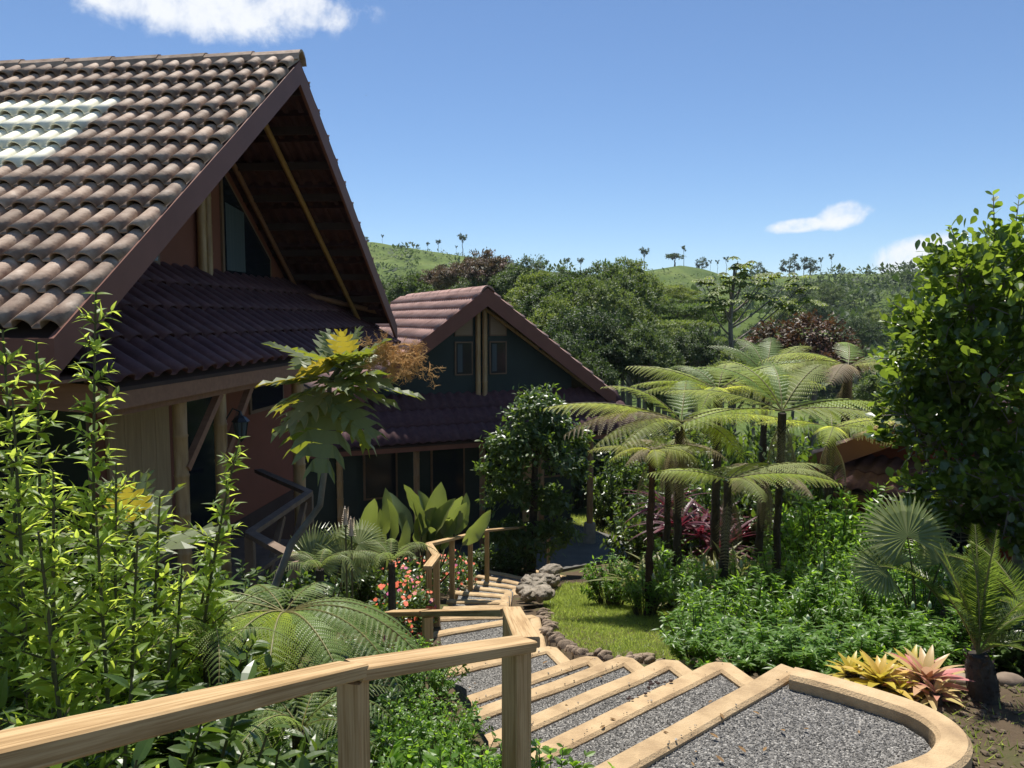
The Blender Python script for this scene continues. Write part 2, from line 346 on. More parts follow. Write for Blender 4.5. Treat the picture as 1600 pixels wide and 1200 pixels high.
def ground_mat():
    m,nt,N,L=new_mat('earth_and_grass'); out=N.new('ShaderNodeOutputMaterial'); b=N.new('ShaderNodeBsdfPrincipled')
    f,v=noise(N,L,1.3,8,.6); near=ramp(N,L,f,[(.3,(.055,.040,.026)),(.5,(.10,.072,.045)),(.62,(.075,.085,.028)),(.8,(.15,.115,.075))])
    f2,_=noise(N,L,.055,9,.62); f3,_=noise(N,L,.9,6,.65)
    far=ramp(N,L,f2,[(.3,(.055,.095,.022)),(.5,(.11,.155,.035)),(.68,(.16,.195,.055)),(.85,(.10,.115,.035))])
    mm=N.new('ShaderNodeMix'); mm.data_type='RGBA'; mm.blend_type='MULTIPLY'; mm.inputs[0].default_value=.75; L.new(far,mm.inputs[6])
    L.new(ramp(N,L,f3,[(.3,(.45,.5,.42)),(.6,(1,1,1)),(.8,(1.0,.98,.8))]),mm.inputs[7])
    ge=N.new('ShaderNodeNewGeometry'); le=N.new('ShaderNodeVectorMath'); le.operation='LENGTH'; L.new(ge.outputs['Position'],le.inputs[0])
    mr=N.new('ShaderNodeMapRange'); L.new(le.outputs['Value'],mr.inputs[0]); mr.inputs[1].default_value=19; mr.inputs[2].default_value=26
    mx=N.new('ShaderNodeMix'); mx.data_type='RGBA'; L.new(mr.outputs[0],mx.inputs[0]); L.new(near,mx.inputs[6]); L.new(mm.outputs[2],mx.inputs[7])
    L.new(mx.outputs[2],b.inputs['Base Color']); b.inputs['Roughness'].default_value=.95; b.inputs['Specular IOR Level'].default_value=.15
    bp=N.new('ShaderNodeBump'); bp.inputs['Strength'].default_value=.6; bp.inputs['Distance'].default_value=.04; f4,_=noise(N,L,18,6,.7); L.new(f4,bp.inputs['Height']); L.new(bp.outputs[0],b.inputs['Normal'])
    L.new(b.outputs[0],out.inputs[0]); return m
M_GROUND=ground_mat()

# ------------------------------------------------------------------ terrain
TREADS=[((.06,3.06),(1.55,4.35),-2.0),((-.06,3.69),(1.31,4.84),-2.19),((-.2,4.23),(1.08,5.28),-2.375),((-.38,4.8),(.84,5.73),-2.56),
 ((-.46,5.37),(.62,6.17),-2.75),((-.54,6.32),(.34,6.8),-2.94),((-.66,7.57),(.23,7.98),-3.12),((-.76,8.4),(.05,8.5),-3.31),((-.77,9.2),(-.04,9.25),-3.5),
 ((-.77,9.95),(-.05,9.9),-3.69),((-.75,10.75),(-.03,10.6),-3.87),((-.7,11.55),(.02,11.3),-4.06),((-.6,12.3),(.15,12.0),-4.25),((-.5,13.1),(.35,12.65),-4.44),
 ((-.35,13.9),(.6,13.3),-4.62),((-.1,14.6),(.95,13.95),-4.8),((.2,15.2),(1.3,14.5),-4.98)]
LANDING=[(.06,3.06),(1.55,4.35),(1.78,4.0),(1.93,3.8),(2.0,3.6),(1.98,3.45),(1.85,3.3),(1.5,3.05),(1.1,2.6),(.9,1.8),(.9,-1.2),(-1.2,-1.2),(-.75,.5),(-.2,2.2)]
BY=np.array([-60,0,3,4.3,6.2,8,12,14,15.1,19,26,40,62,85]); BZ=np.array([-2.1,-2.08,-2.08,-2.12,-2.84,-3.28,-4.28,-4.76,-5.2,-5.22,-6.3,-9.5,-10.5,-8])
RPX=np.array([-900,0,300,580,620,700,750,800,860,900,960,1000,1060,1100,1140,1200,1260,1300,1350,1400,1450,1600,2400])
RPY=np.array([440,420,395,384,389,399,407,417,426,430,430,426,418,426,436,436,432,430,431,431,436,442,446])
def vnoise(x,y,s,seed=0):
    x=x/s;y=y/s
    return (np.sin(x*1.7+seed+1.3*np.sin(y*1.1+seed))+np.sin(y*2.1-seed*1.7+1.1*np.sin(x*.9))+.6*np.sin((x+y)*3.3+seed*2.3)+.4*np.sin((x-y)*5.1+seed))/3.0
def inpoly(x,y,poly):
    c=np.zeros(np.shape(x),bool); n=len(poly)
    for i in range(n):
        (x0,y0),(x1,y1)=poly[i],poly[(i+1)%n]
        k=((y0>y)!=(y1>y))&(x<(x1-x0)*(y-y0)/((y1-y0) if y1!=y0 else 1e-9)+x0); c^=k
    return c
def base_z(x,y):
    x=np.asarray(x,float); y=np.asarray(y,float)
    z=np.interp(y,BY,BZ)
    k=np.clip((-x-1.7)/.7,0,1); k=k*k*(3-2*k); z=z*(1-k)+np.minimum(z,-2.95)*k*1.0
    return z
def H(x,y):
    x=np.asarray(x,float); y=np.asarray(y,float); r=np.hypot(x,y)
    z=base_z(x,y)
    yy=np.maximum(y,.25*r); px=CX+F_PX*x/np.maximum(yy,1e-3)
    px=np.clip(px,-900,2400)
    Rr=235+18*np.sin(px/170.)+10*np.sin(px/61.)
    zr=(HORIZON-np.interp(px,RPX,RPY))/F_PX*Rr*np.cos(np.arctan((px-CX)/F_PX))
    t=np.clip((r-80)/(Rr-80),0,1); s=t**1.25*(1-.18*np.sin(t*math.pi*2))
    hz=-10+(zr+10)*s + vnoise(x,y,14,2)*2.0*np.sin(np.clip(t,0,1)*math.pi)
    back=np.clip((r-Rr)/400,0,1.0); hz=hz-45*back*back-.05*np.maximum(r-Rr,0)*(r<Rr+400)-20*(r>=Rr+400)
    bump=np.exp(-(((x-33)/17)**2+((y-112)/13)**2)); hz=hz+bump*8.0
    k=np.clip((r-62)/25,0,1); k=k*k*(3-2*k)
    k=np.where(y<0.2*r, np.clip((r-90)/60,0,1), k)
    z=z*(1-k)+hz*k
    z=z+vnoise(x,y,1.9,1)*.05*np.clip((r-5)/4,0,1)
    return z
def Hs(x,y): return float(H(np.array([x]),np.array([y]))[0])
def stair_hole(x,y,z):
    polys=[(LANDING,-2.0)]+[([TREADS[i-1][0],TREADS[i-1][1],TREADS[i][1],TREADS[i][0]],TREADS[i][2]) for i in range(1,len(TREADS))]
    for p,zz in polys:
        c=np.mean(np.array(p),axis=0); q=[tuple(c+(np.array(a)-c)*1.06) for a in p]
        z=np.where(inpoly(x,y,q),np.minimum(z,zz-.16),z)
    return z
def make_ground():
    az=np.concatenate([np.linspace(-math.pi,-.95,50,endpoint=False),np.linspace(-.95,.95,330),np.linspace(.95,math.pi,50)[1:-1]])
    rr=np.concatenate([[.3],np.geomspace(.8,25,190),np.geomspace(25.5,70,50),np.linspace(71,300,120),np.geomspace(306,640,18)])
    A,Q=np.meshgrid(az,rr); X=np.sin(A)*Q; Y=np.cos(A)*Q; Z=H(X,Y); Z=np.where(Q<20,stair_hole(X,Y,Z),Z)
    n=len(az); m=len(rr); V=np.stack([X,Y,Z],-1).reshape(-1,3)
    i=np.arange(m-1)[:,None]*n+np.arange(n)[None]; j=np.arange(m-1)[:,None]*n+(np.arange(n)[None]+1)%n
    F=np.stack([i,j,j+n,i+n],-1).reshape(-1,4)[:,::-1]
    V=np.concatenate([V,[[0,0,Z[0].mean()]]]); c=len(V)-1
    cap=np.stack([np.arange(n),(np.arange(n)+1)%n,np.full(n,c)],-1)
    mb=MB(); mb.add(V,[F,cap]); o=mb.build('ground',M_GROUND,smooth=True); struct(o)
make_ground()

# ------------------------------------------------------------------ stepped gravel path
def V3(p,z): return np.array([p[0],p[1],z])
def make_path():
    path=thing('garden_stairs','curving garden stairs of grey gravel treads edged with sandy concrete','stairs',(0.8,3.9,-2.2))
    peb=MB(); Pp=[];Ps=[]
    def scatter_pebbles(poly,z,dens):
        a=np.array(poly); lo=a.min(0); hi=a.max(0); n=int(dens*(hi-lo).prod())
        q=rng.uniform(lo,hi,(n,2)); k=inpoly(q[:,0],q[:,1],poly); q=q[k]
        Pp.append(np.column_stack([q,np.full(len(q),z)]))
    # top landing
    g=MB(); prism(g,[V3(p,-2.035) for p in LANDING],(0,0,-.3)); g.build('gravel_bed',M_GRAVEL,path)
    scatter_pebbles([(.1,2.3)]+LANDING[:8]+[(1.3,2.4)],-2.035,6500)
    prof=lambda w,t,b:[(-w/2,b),(w/2,b),(w/2,t-.015),(w/2-.018,t),(-w/2+.018,t),(-w/2,t-.015)]
    for i,(l,r,z) in enumerate(TREADS):
        l=np.array(l); r=np.array(r)
        d=nrm(r-l)
        if 0<i<7: l=l-d*.32
        d=nrm(r-l); back=np.array([d[1],-d[0]])            # towards the higher step
        w=.135 if i<6 else .12
        if i>0:
            pl,pr=np.array(TREADS[i-1][0]),np.array(TREADS[i-1][1])
            if 1<i<8: pl=pl-nrm(pr-pl)*.32
            poly=[tuple(l),tuple(r),tuple(pr),tuple(pl)]
            g=MB(); prism(g,[V3(p,z-.028) for p in poly],(0,0,-.3)); g.build('gravel_bed',M_GRAVEL,path)
            if i<8: scatter_pebbles(poly,z-.028,6500 if i<4 else 4000)
        m=MB()
        tip=r+back*w/2; lf=l+back*w/2
        if i==0: pts=[V3(lf-d*.1,z),V3(tip,z)]
        else:
            pr=np.array(TREADS[i-1][1]); side=pr-r; side=side-nrm(side)*.02
            pts=[V3(lf-d*.08,z),V3(tip-d*.11,z),V3(tip-d*.07+back*.012,z),V3(tip-d*.045+back*.05,z),V3(r+side*.98-d*.06,z-.0)]
        a0,a1=pts[0],pts[1]; pts=[a0+(a1-a0)*t+np.array([*(back*rnd.uniform(-.006,.006)),0])*(0<t<1) for t in (0,.17,.34,.5,.67,.84,1)]+pts[2:]
        wv=np.array([rnd.uniform(-.005,.005) for _ in pts]); pts=[p+np.array([0,0,a]) for p,a in zip(pts,wv)]
        sweep(m,pts,prof(w,.0,-.24)); m.build('concrete_edge',M_CONC,path)
    # kerb round the landing
    kp=[W(1238,1058,4.16),W(1300,1078,4.04),W(1380,1103,3.87),W(1436,1125,3.74),W(1474,1146,3.6),W(1490,1164,3.48),W(1484,1186,3.36),W(1452,1208,3.26)]
    kp=[np.array([p.x,p.y,-1.955]) for p in kp]
    kp+= [np.array([1.55,3.12,-1.955]),np.array([1.3,2.93,-1.955]),np.array([1.12,2.6,-1.955]),np.array([.97,1.8,-1.955])]
    kk=[]
    for a in range(len(kp)-1):      # smooth the curve
        p0=kp[max(a-1,0)];p1=kp[a];p2=kp[a+1];p3=kp[min(a+2,len(kp)-1)]
        for t in (0,.25,.5,.75): kk.append(.5*((2*p1)+(-p0+p2)*t+(2*p0-5*p1+4*p2-p3)*t*t+(-p0+3*p1-3*p2+p3)*t**3))
    m=MB(); sweep(m,kk,[(-.075,-.3),(.075,-.3),(.075,-.022),(.055,0),(-.055,0),(-.075,-.022)]); m.build('kerb',M_CONC,path,smooth=False)
    for i in range(6):
        l,r,z=TREADS[i]; q=rng.uniform(0,1,(14,1)); l=np.array(l);r=np.array(r); d=nrm(r-l); bk=np.array([d[1],-d[0]]); Q=l+(r-l)*q+bk*rng.uniform(.09,.13,(14,1)); Pp.append(np.column_stack([Q,np.full(14,z+.004)]))
    P=np.concatenate(Pp); n=len(P); V,F=ICO0
    O8=np.array([[1,0,0],[-1,0,0],[0,1,0],[0,-1,0],[0,0,1],[0,0,-1.]]); F8=np.array([[0,2,4],[2,1,4],[1,3,4],[3,0,4],[2,0,5],[1,2,5],[3,1,5],[0,3,5]])
    s=rng.uniform(.0035,.0075,(n,1,1))*np.array([1,1,.75])*rng.uniform(.6,1.3,(n,1,3)); a=rng.uniform(0,6.28,n); c,sn=np.cos(a),np.sin(a)
    Vv=(O8[None]+rng.normal(0,.16,(n,6,3)))*s; X=Vv[...,0]*c[:,None]-Vv[...,1]*sn[:,None]; Y=Vv[...,0]*sn[:,None]+Vv[...,1]*c[:,None]
    Vv=np.stack([X,Y,Vv[...,2]],-1)+P[:,None]+np.array([0,0,.002])
    Ff=(F8[None]+np.arange(n)[:,None,None]*6).reshape(-1,3)
    peb.add(Vv.reshape(-1,3),[Ff],0,np.repeat(rng.uniform(0,1,n),6)); peb.build('loose_gravel',M_PEBBLE,path,kind='stuff')
    # a few dark droppings / seed husks lying on the second step edge
    k=tag(MB().add(*[0]) if False else _droppings(),'scatter of small dark seed husks on the step edge','seeds',kind='stuff')
def _droppings():
    mb=MB()
    for _ in range(16):
        x=rnd.gauss(.80,.07); y=4.40+ (x-.8)*.84 + rnd.gauss(.02,.03); V,F=ICO0
        mb.add(V*np.array([.012,.009,.007])*rnd.uniform(.6,1.3)+np.array([x,y,-2.18]),[F])
    return mb.build('seed_husks',M_DARK,None,kind='stuff')
make_path()

# ------------------------------------------------------------------ timber handrail
def make_rail():
    A=[(-.78,.30,-.30),(-.42,1.97,-.905),(.05,2.5,-1.06),(.0,3.55,-1.36),(-.59,5.25,-2.03),(-.95,5.8,-2.25),(-.83,7.4,-2.42),(-.80,8.0,-2.49),(-.99,9.0,-2.66),(-.42,12.7,-3.52),(.25,14.6,-3.98),(.75,15.6,-4.3)]
    A=[np.array(p) for p in A]
    t=thing('handrail','weathered timber handrail on square posts running down left of the stairs','handrail',(.05,2.5,-2.3))
    h=.036; dz=np.array([0,0,h/2])
    for i in range(len(A)-1):
        if i==5: continue
        p,q=A[i].copy(),A[i+1].copy(); d=nrm(q-p)
        if i==2: q=q+d*.035
        if i==3: p=p+d*.047; q=q+d*.02
        if i==4: p=p+d*.045
        if i>4: p=p+d*.004; q=q-d*.004
        elif i<3: p=p+d*.0015; q=q-d*.0015
        beam_obj('rail_plank',p-dz-np.array([0,0,.003*(i%2)]),q-dz-np.array([0,0,.003*(i%2)]),.088,h,M_WOOD,t)
    spots=[(A[1],A[1]-A[0],.066),(A[2]+np.array([-.035,-.0,0]),A[2]-A[1],.074),(A[3]+np.array([-.01,0,-.01]),A[3]-A[2],.066),(A[4],A[4]-A[3],.066),(A[5]+np.array([.04,-.06,0]),A[5]-A[4],.066),(A[7],A[7]-A[6],.066),
           (A[8],A[8]-A[7],.066),(A[8]*.68+A[9]*.32,A[9]-A[8],.066),(A[8]*.36+A[9]*.64,A[9]-A[8],.066),(A[9],A[9]-A[8],.07),(A[10],A[10]-A[9],.06),(A[11],A[11]-A[10],.06),(A[0],A[1]-A[0],.066)]
    for p,d,w in spots:
        zb=min(Hs(p[0],p[1]),p[2]-.75)-.1; beam_obj('post',(p[0],p[1],zb),(p[0],p[1],p[2]-.042),w,w,M_WOOD,t,up=(d[0],d[1],0))
make_rail()

# ------------------------------------------------------------------ roof pieces
def tile_mesh(name,w,L,h,mat,step=.044):
    """one barrel tile: flat pan and half-round cover; local x across, y up the slope, z out; lower end at y=0"""
    prof=[(0,0),(w*.16,-.004),(w*.34,.0)]
    for k in range(1,8):
        a=math.pi*k/8; prof.append((w*.34+(w*.66)*(1-math.cos(a))/2,h*math.sin(a)**.75))
    prof.append((w*1.0,0.0)); n=len(prof); th=.010
    V=[];F=[]
    for (y,dz) in ((0,step),(L*.5,step*.52),(L*1.06,0)): V+=[(x,y,z+dz) for x,z in prof]
    V+=[(x,0,z+step-th) for x,z in prof]; V+=[(x,L*1.06,z-th) for x,z in prof]
    for r in range(2):
        for i in range(n-1): F.append([r*n+i,r*n+i+1,(r+1)*n+i+1,(r+1)*n+i])
    for i in range(n-1): F.append([3*n+i,3*n+i+1,i+1,i]); F.append([4*n+i,4*n+i+1,3*n+i+1,3*n+i])
    mb=MB(); mb.add(V,_groups(F)); me=mb.mesh(name,mat)
    for p in me.polygons: p.use_smooth = abs(p.normal.y)<.6
    return me
def sheet_mesh(name,w,L,nw,h,mat,step=.02):
    """a corrugated roofing sheet of nw waves"""
    k=nw*6; V=[];F=[]
    for (y,dz) in ((0,step),(L*1.04,0)): V+=[(w*i/k,y,dz+h*(.5-.5*math.cos(2*math.pi*i/6))) for i in range(k+1)]
    V+=[(w*i/k,0,step-.012+h*(.5-.5*math.cos(2*math.pi*i/6))) for i in range(k+1)]
    V+=[(w*i/k,L*1.04,-.012+h*(.5-.5*math.cos(2*math.pi*i/6))) for i in range(k+1)]
    n=k+1
    for i in range(k): F+= [[i,i+1,n+i+1,n+i],[2*n+i,2*n+i+1,i+1,i],[3*n+i,3*n+i+1,2*n+i+1,2*n+i]]
    mb=MB(); mb.add(V,_groups(F)); me=mb.mesh(name,mat)
    for p in me.polygons: p.use_smooth = abs(p.normal.y)<.6
    return me
# ------------------------------------------------------------------ left house
def house1():
    n1=1/math.hypot(1,.1)
    def P(u,v,z): return np.array([-3.19+.1*u+v*n1, u-.1*v*n1, z])
    h=thing('gable_house','red-brown house with weathered barrel-tile gable roof and dark porch roof at left','house',(-4.4,8.5,-2.9))
    UE,UR,UF=4.70,8.70,12.75; ZE,ZR=-.09,2.80
    nrow,ncol=13,23; cw=.185
    up=P(UR,0,ZR)-P(UE,0,ZE); L=np.linalg.norm(up); rowL=L/nrow; across=nrm(P(0,1,0)-P(0,0,0))
    roof=MB()
    # deck boards under the tiles, both slopes
    prism(roof,[P(UE+.05,-.06,ZE-.03),P(UR,-.06,ZR-.03),P(UR,-6,ZR-.03),P(UE+.05,-6,ZE-.03)],(0,0,-.03)); roof=roof.build('roof',M_DARK,h)
    tm=tile_mesh('barrel_tile',cw,rowL,.062,M_TILE); tw=tile_mesh('skylight_tile',cw,rowL,.062,M_TILE_W)
    for r in range(nrow):
        for c in range(ncol):
            o=P(UE,0,ZE)+up*(r/nrow)-across*(cw*(c+1)-.0)
            white = (4<=nrow-r<=7) and c>=(7 if nrow-r<=6 else 8)
            white = (3<=nrow-1-r<=6) and c>=8
            j=rnd.uniform(-.004,.004); oo=o+np.array([0,0,j])
            inst('barrel_tile' if not white else 'skylight_tile', tw if white else tm, frameM(oo,across+up*rnd.uniform(-.004,.004),up+np.array([0,0,rnd.uniform(-.02,.02)])+across*rnd.uniform(-.05,.05)), roof)
    # far slope, seen from below: tiles and purlins
    fs=MB(); upf=P(UR,0,ZR)-P(UF,0,ZE); tv=np.array([v.co[:] for v in tm.vertices]); tf=[list(p.vertices) for p in tm.polygons]; tf=_groups(tf)
    for r in range(nrow):
        for c in range(10):
            M=np.array(frameM(P(UF,0,ZE)+upf*(r/nrow)-across*cw*c,-across,upf)); fs.add(tv@M[:3,:3].T+M[:3,3],tf,0,.5)
        q=P(UF,0,ZE)+upf*((r+.07)/nrow); nn=nrm(np.cross(-across,upf)); prism(fs,[q-nn*.02,q+nn*.085,q+nn*.085-across*cw*10,q-nn*.02-across*cw*10],upf*.002)  # added strip behind each row, stops light leaking between the tiles
    fs.build('far_roof_slope',M_TILE_D,h,kind='stuff')
    d=MB(); prism(d,[P(UF-.05,-1.9,ZE-.03),P(UR,-1.9,ZR-.03),P(UR,-6,ZR-.03),P(UF-.05,-6,ZE-.03)],(0,0,-.03)); d.build('roof_deck',M_DARK,h)
    for i in range(9):
        t=(i+.55)/9; m=MB(); q=P(UR,0,ZR)+(P(UF,0,ZE)-P(UR,0,ZR))*t-np.array([0,0,.085])
        beam(m,q-across*.05,q-across*2.0,.055,.09); m.build('purlin',M_DARK,h)
    # rake boards
    for a,b,s in (((UE-.10,ZE-.12),(UR+.0,ZR-.10),0),((UF+.08,ZE-.13),(UR,ZR-.10),1)):
        m=MB(); p=P(a[0],.012,a[1]); q=P(b[0],.012,b[1]); dz=np.array([0,0,-.15])
        tp=np.array([0,0,.09]); prism(m,[p+tp,q+tp,q+dz*1.05,p+dz],-across*.035); m.build('rake_board',M_FASCIA,h)
    m=MB(); prism(m,[P(UE-.08,.0,ZE-.03),P(UE-.08,-3,ZE-.03),P(UE-.08,-3,ZE-.30),P(UE-.08,0,ZE-.30)],P(.03,0,0)-P(0,0,0)); m.build('eave_board',M_FASCIA,h)
    m=MB(); prism(m,[P(UE-.05,-.04,ZE-.29),P(UE-.05,-6,ZE-.29),P(UE+.9,-6,ZE-.29),P(UE+.9,-.04,ZE-.29)],(0,0,-.02)); m.build('soffit',M_FASCIA2,h)
    # ridge caps
    for i in range(9):
        m=MB(); a0=-i*.54+.04; p0=P(UR,a0,ZR+.055); p1=P(UR,a0-.57,ZR+.04)
        prof=[(-.13,-.085),(-.10,-.01),(-.055,.038),(0,.055),(.055,.038),(.10,-.01),(.13,-.085),(.115,-.09),(.085,-.02),(0,.038),(-.085,-.02),(-.115,-.09)]
        sweep(m,[p0,p0+(p1-p0)*.05,p1],prof); m.build('ridge_cap',M_TILE,h)
    # gable wall
    vw=-1.4; zr=lambda u:(ZR+(ZE-ZR)*abs(u-UR)/(UF-UR)-.12)
    m=MB(); prism(m,[P(5.1,vw,-2.65),P(12.2,vw,-2.65),P(12.2,vw,zr(12.2)),P(UR,vw,zr(UR)),P(5.1,vw,zr(5.3))],-across*.12); m.build('gable_wall',M_WALL_R,h)
    m=MB(); prism(m,[P(5.1,vw-.002,-2.65),P(5.1,vw-.002,-.2),P(5.1,-6,-.2),P(5.1,-6,-2.65)],P(.12,0,0)-P(0,0,0)); m.build('side_wall',M_WALL_R,h)
    m=MB(); prism(m,[P(5.2,vw-.01,-3.9),P(12.1,vw-.01,-3.9),P(12.1,vw-.01,-2.66),P(5.2,vw-.01,-2.66)],-across*.1); m.build('base_wall',M_DARK,h)
    # upper window, its head cut along the roof
    wb=m=MB(); wt=lambda u: zr(u)-.16
    prism(m,[P(9.6,vw+.03,.50),P(11.06,vw+.03,.50),P(11.06,vw+.03,wt(11.06)),P(9.6,vw+.03,wt(9.6))],-across*.028); win=m.build('window',M_FRAME,h)
    m=MB(); prism(m,[P(9.65,vw+.036,.56),P(11.01,vw+.036,.56),P(11.01,vw+.036,wt(11.01)-.05),P(9.65,vw+.036,wt(9.65)-.05)],-across*.005); m.build('pane',M_GLASS,win)
    m=MB(); prism(m,[P(9.68,vw+.040,.6),P(10.2,vw+.040,.6),P(10.2,vw+.040,1.38),P(9.68,vw+.040,1.44)],-across*.003); m.build('curtain',M_CURTAIN,win)
    m=MB(); prism(m,[P(7.75,vw+.03,.55),P(8.17,vw+.03,.55),P(8.17,vw+.03,1.2),P(7.75,vw+.03,1.0)],-across*.028); win=m.build('window',M_FRAME,h)
    m=MB(); prism(m,[P(7.8,vw+.036,.6),P(8.12,vw+.036,.6),P(8.12,vw+.036,1.1),P(7.8,vw+.036,.96)],-across*.005); m.build('pane',M_GLASS,win)
    for u in (9.0,9.14):
        m=MB(); bamboo(m,P(u,vw+.07,.42),P(u,vw+.07,zr(u)),.052); m.build('bamboo_post',M_BAMBOO,h,smooth=True)
    # bamboo rafter under the far overhang and a darker one against the wall
    m=MB(); bamboo(m,P(8.95,-.62,ZR-.38),P(12.6,-.5,ZE-.10),.036); m.build('bamboo_rafter',M_BAMBOO_Y,h,smooth=True)
    m=MB(); bamboo(m,P(9.4,vw+.12,ZR-.62),P(12.35,vw+.12,ZE+.1),.034); m.build('bamboo_rafter',M_FASCIA2,h,smooth=True)
    m=MB(); bamboo(m,P(11.3,vw+.1,.42),P(12.6,-.25,.1),.04); m.build('tie_beam',M_FASCIA2,h,smooth=True)
    # porch roof along the gable
    ze,zt=-.44,.55; upp=P(0,vw,zt)-P(0,.05,ze); Lp=np.linalg.norm(upp); nr=4; al=nrm(P(1,0,0)-P(0,0,0)); tw2=.235
    m=MB(); prism(m,[P(5.1,.0,ze-.03),P(12.85,.0,ze-.03),P(12.85,vw,zt-.03),P(5.1,vw,zt-.03)],(0,0,-.03)); pr=m.build('porch_roof',M_DARK,h)
    tm2=tile_mesh('porch_tile',tw2,Lp/nr,.05,M_TILE_D,step=.03)
    for r in range(nr):
        for c in range(33):
            inst('porch_tile',tm2,frameM(P(5.08+c*tw2*.995,.05,ze)+upp*(r/nr)+np.array([0,0,rnd.uniform(-.004,.004)]),al,upp),pr)
    m=MB(); beam(m,P(5.12,-.03,ze-.11),P(12.85,-.03,ze-.11),.05,.14); m.build('porch_fascia',M_FASCIA2,h)
    m=MB(); beam(m,P(5.14,.0,ze-.105),P(5.14,vw,ze-.02),.05,.19); m.build('porch_fascia',M_FASCIA2,h)
    m=MB(); beam(m,P(5.3,-.16,ze-.20),P(12.8,-.16,ze-.20),.10,.09); m.build('porch_beam',M_FASCIA2,h)
    # porch floor, posts, braces
    m=MB(); prism(m,[P(5.1,.0,-2.66),P(9.1,.0,-2.66),P(9.1,vw,-2.66),P(5.1,vw,-2.66)],(0,0,-.14)); m.build('deck_floor',M_DARKWOOD,h)
    for u in (6.35,7.05,8.95):
        m=MB(); bamboo(m,P(u,-.2,-2.65 if u<8 else -3.5),P(u,-.2,ze-.22),.058 if u<8 else .07); m.build('bamboo_post',M_BAMBOO,h,smooth=True)
    for u,s in ((6.35,.62),(7.05,.55)):
        m=MB(); beam(m,P(u,-.16,-1.25),P(u+s,-.16,ze-.24),.06,.06); m.build('brace',M_FASCIA2,h)
    # wall under the porch: pale board panel, dark doors, small window
    for i in range(4):
        m=MB(); a=7.15+i*.27; prism(m,[P(a,vw+.03,-2.6),P(a+.265,vw+.03,-2.6),P(a+.265,vw+.03,.1),P(a,vw+.03,.1)],-across*.028); m.build('wall_board',M_PANEL,h)
    for a,b in ((5.6,6.9),(8.45,9.45)):
        m=MB(); prism(m,[P(a,vw+.02,-2.6),P(b,vw+.02,-2.6),P(b,vw+.02,-.2),P(a,vw+.02,-.2)],-across*.018); dr=m.build('door',M_FRAME,h)
        m=MB(); prism(m,[P(a+.06,vw+.028,-2.5),P(b-.06,vw+.028,-2.5),P(b-.06,vw+.028,-.3),P(a+.06,vw+.028,-.3)],-across*.006); m.build('pane',M_GLASS,dr)
    m=MB(); prism(m,[P(10.25,vw+.03,-1.3),P(11.4,vw+.03,-1.3),P(11.4,vw+.03,-.3),P(10.25,vw+.03,-.3)],-across*.028); win=m.build('window',M_FRAME,h)
    m=MB(); prism(m,[P(10.3,vw+.036,-1.25),P(11.35,vw+.036,-1.25),P(11.35,vw+.036,-.35),P(10.3,vw+.036,-.35)],-across*.005); m.build('pane',M_GLASS,win)
    m=MB(); beam(m,P(10.85,vw+.045,-1.25),P(10.85,vw+.045,-.35),.05,.02); m.build('mullion',M_FRAME,win)
    # deck railing
    rl=[P(9.6,-1.0,-1.93),P(8.45,.1,-1.93),P(6.9,.12,-1.95),P(6.35,.75,-1.98)]
    dr=MB()
    for a,b in zip(rl[:-1],rl[1:]): beam(dr,a,b,.09,.045)
    rr=dr.build('deck_railing',M_DARKWOOD,h)
    m=MB(); beam(m,P(8.45,.1,-2.35),P(6.9,.12,-2.35),.06,.04); m.build('lower_rail',M_DARKWOOD,rr)
    for a,b in ((P(8.3,.1,-2.0),P(7.7,.1,-2.75)),(P(7.7,.1,-2.0),P(7.1,.1,-2.75))):
        m=MB(); beam(m,a,b,.055,.055); m.build('brace',M_DARKWOOD,rr)
    for p in (rl[1],rl[2],rl[3]):
        m=MB(); beam(m,(p[0],p[1],-3.4),(p[0],p[1],p[2]-.024),.075,.075,up=(0,1,0)); m.build('post',M_DARKWOOD,rr)
    for u in (8.6,9.6):
        m=MB(); obox(m,P(u,-.02,-3.15),(.13,0,0),(0,.13,0),(0,0,.42)); m.build('pier',M_STONE_G,h)
    # wall lantern: a thing of its own
    p=P(7.08,-.02,ze-.55)
    l=thing('wall_lantern','black lantern with glass sides hung on a bamboo porch post','lantern',tuple(p-np.array([0,0,.1])))
    m=MB(); k=6
    tube(m,[p+np.array([0,0,z]) for z in (.14,.10,.08,.04)],[.008,.02,.05,.085],6); m.build('cap',M_LAMP,l)
    m=MB(); tube(m,[p+np.array([0,0,.04]),p+np.array([0,0,-.09])],[.065,.045],6); m.build('glass',M_CURTAIN,l)
    m=MB(); tube(m,[p+np.array([0,0,-.09]),p+np.array([0,0,-.11]),p+np.array([0,0,-.15])],[.05,.045,.01],6)
    for i in range(6):
        a=i*math.pi/3; beam(m,p+np.array([.066*math.cos(a),.066*math.sin(a),.04]),p+np.array([.047*math.cos(a),.047*math.sin(a),-.09]),.008,.008,up=(1,0,.1))
    tube(m,[p+np.array([0,0,.13]),p+np.array([-.07,0,.16]),p+np.array([-.14,0,.05])],.008,5); m.build('frame',M_LAMP,l)
house1()

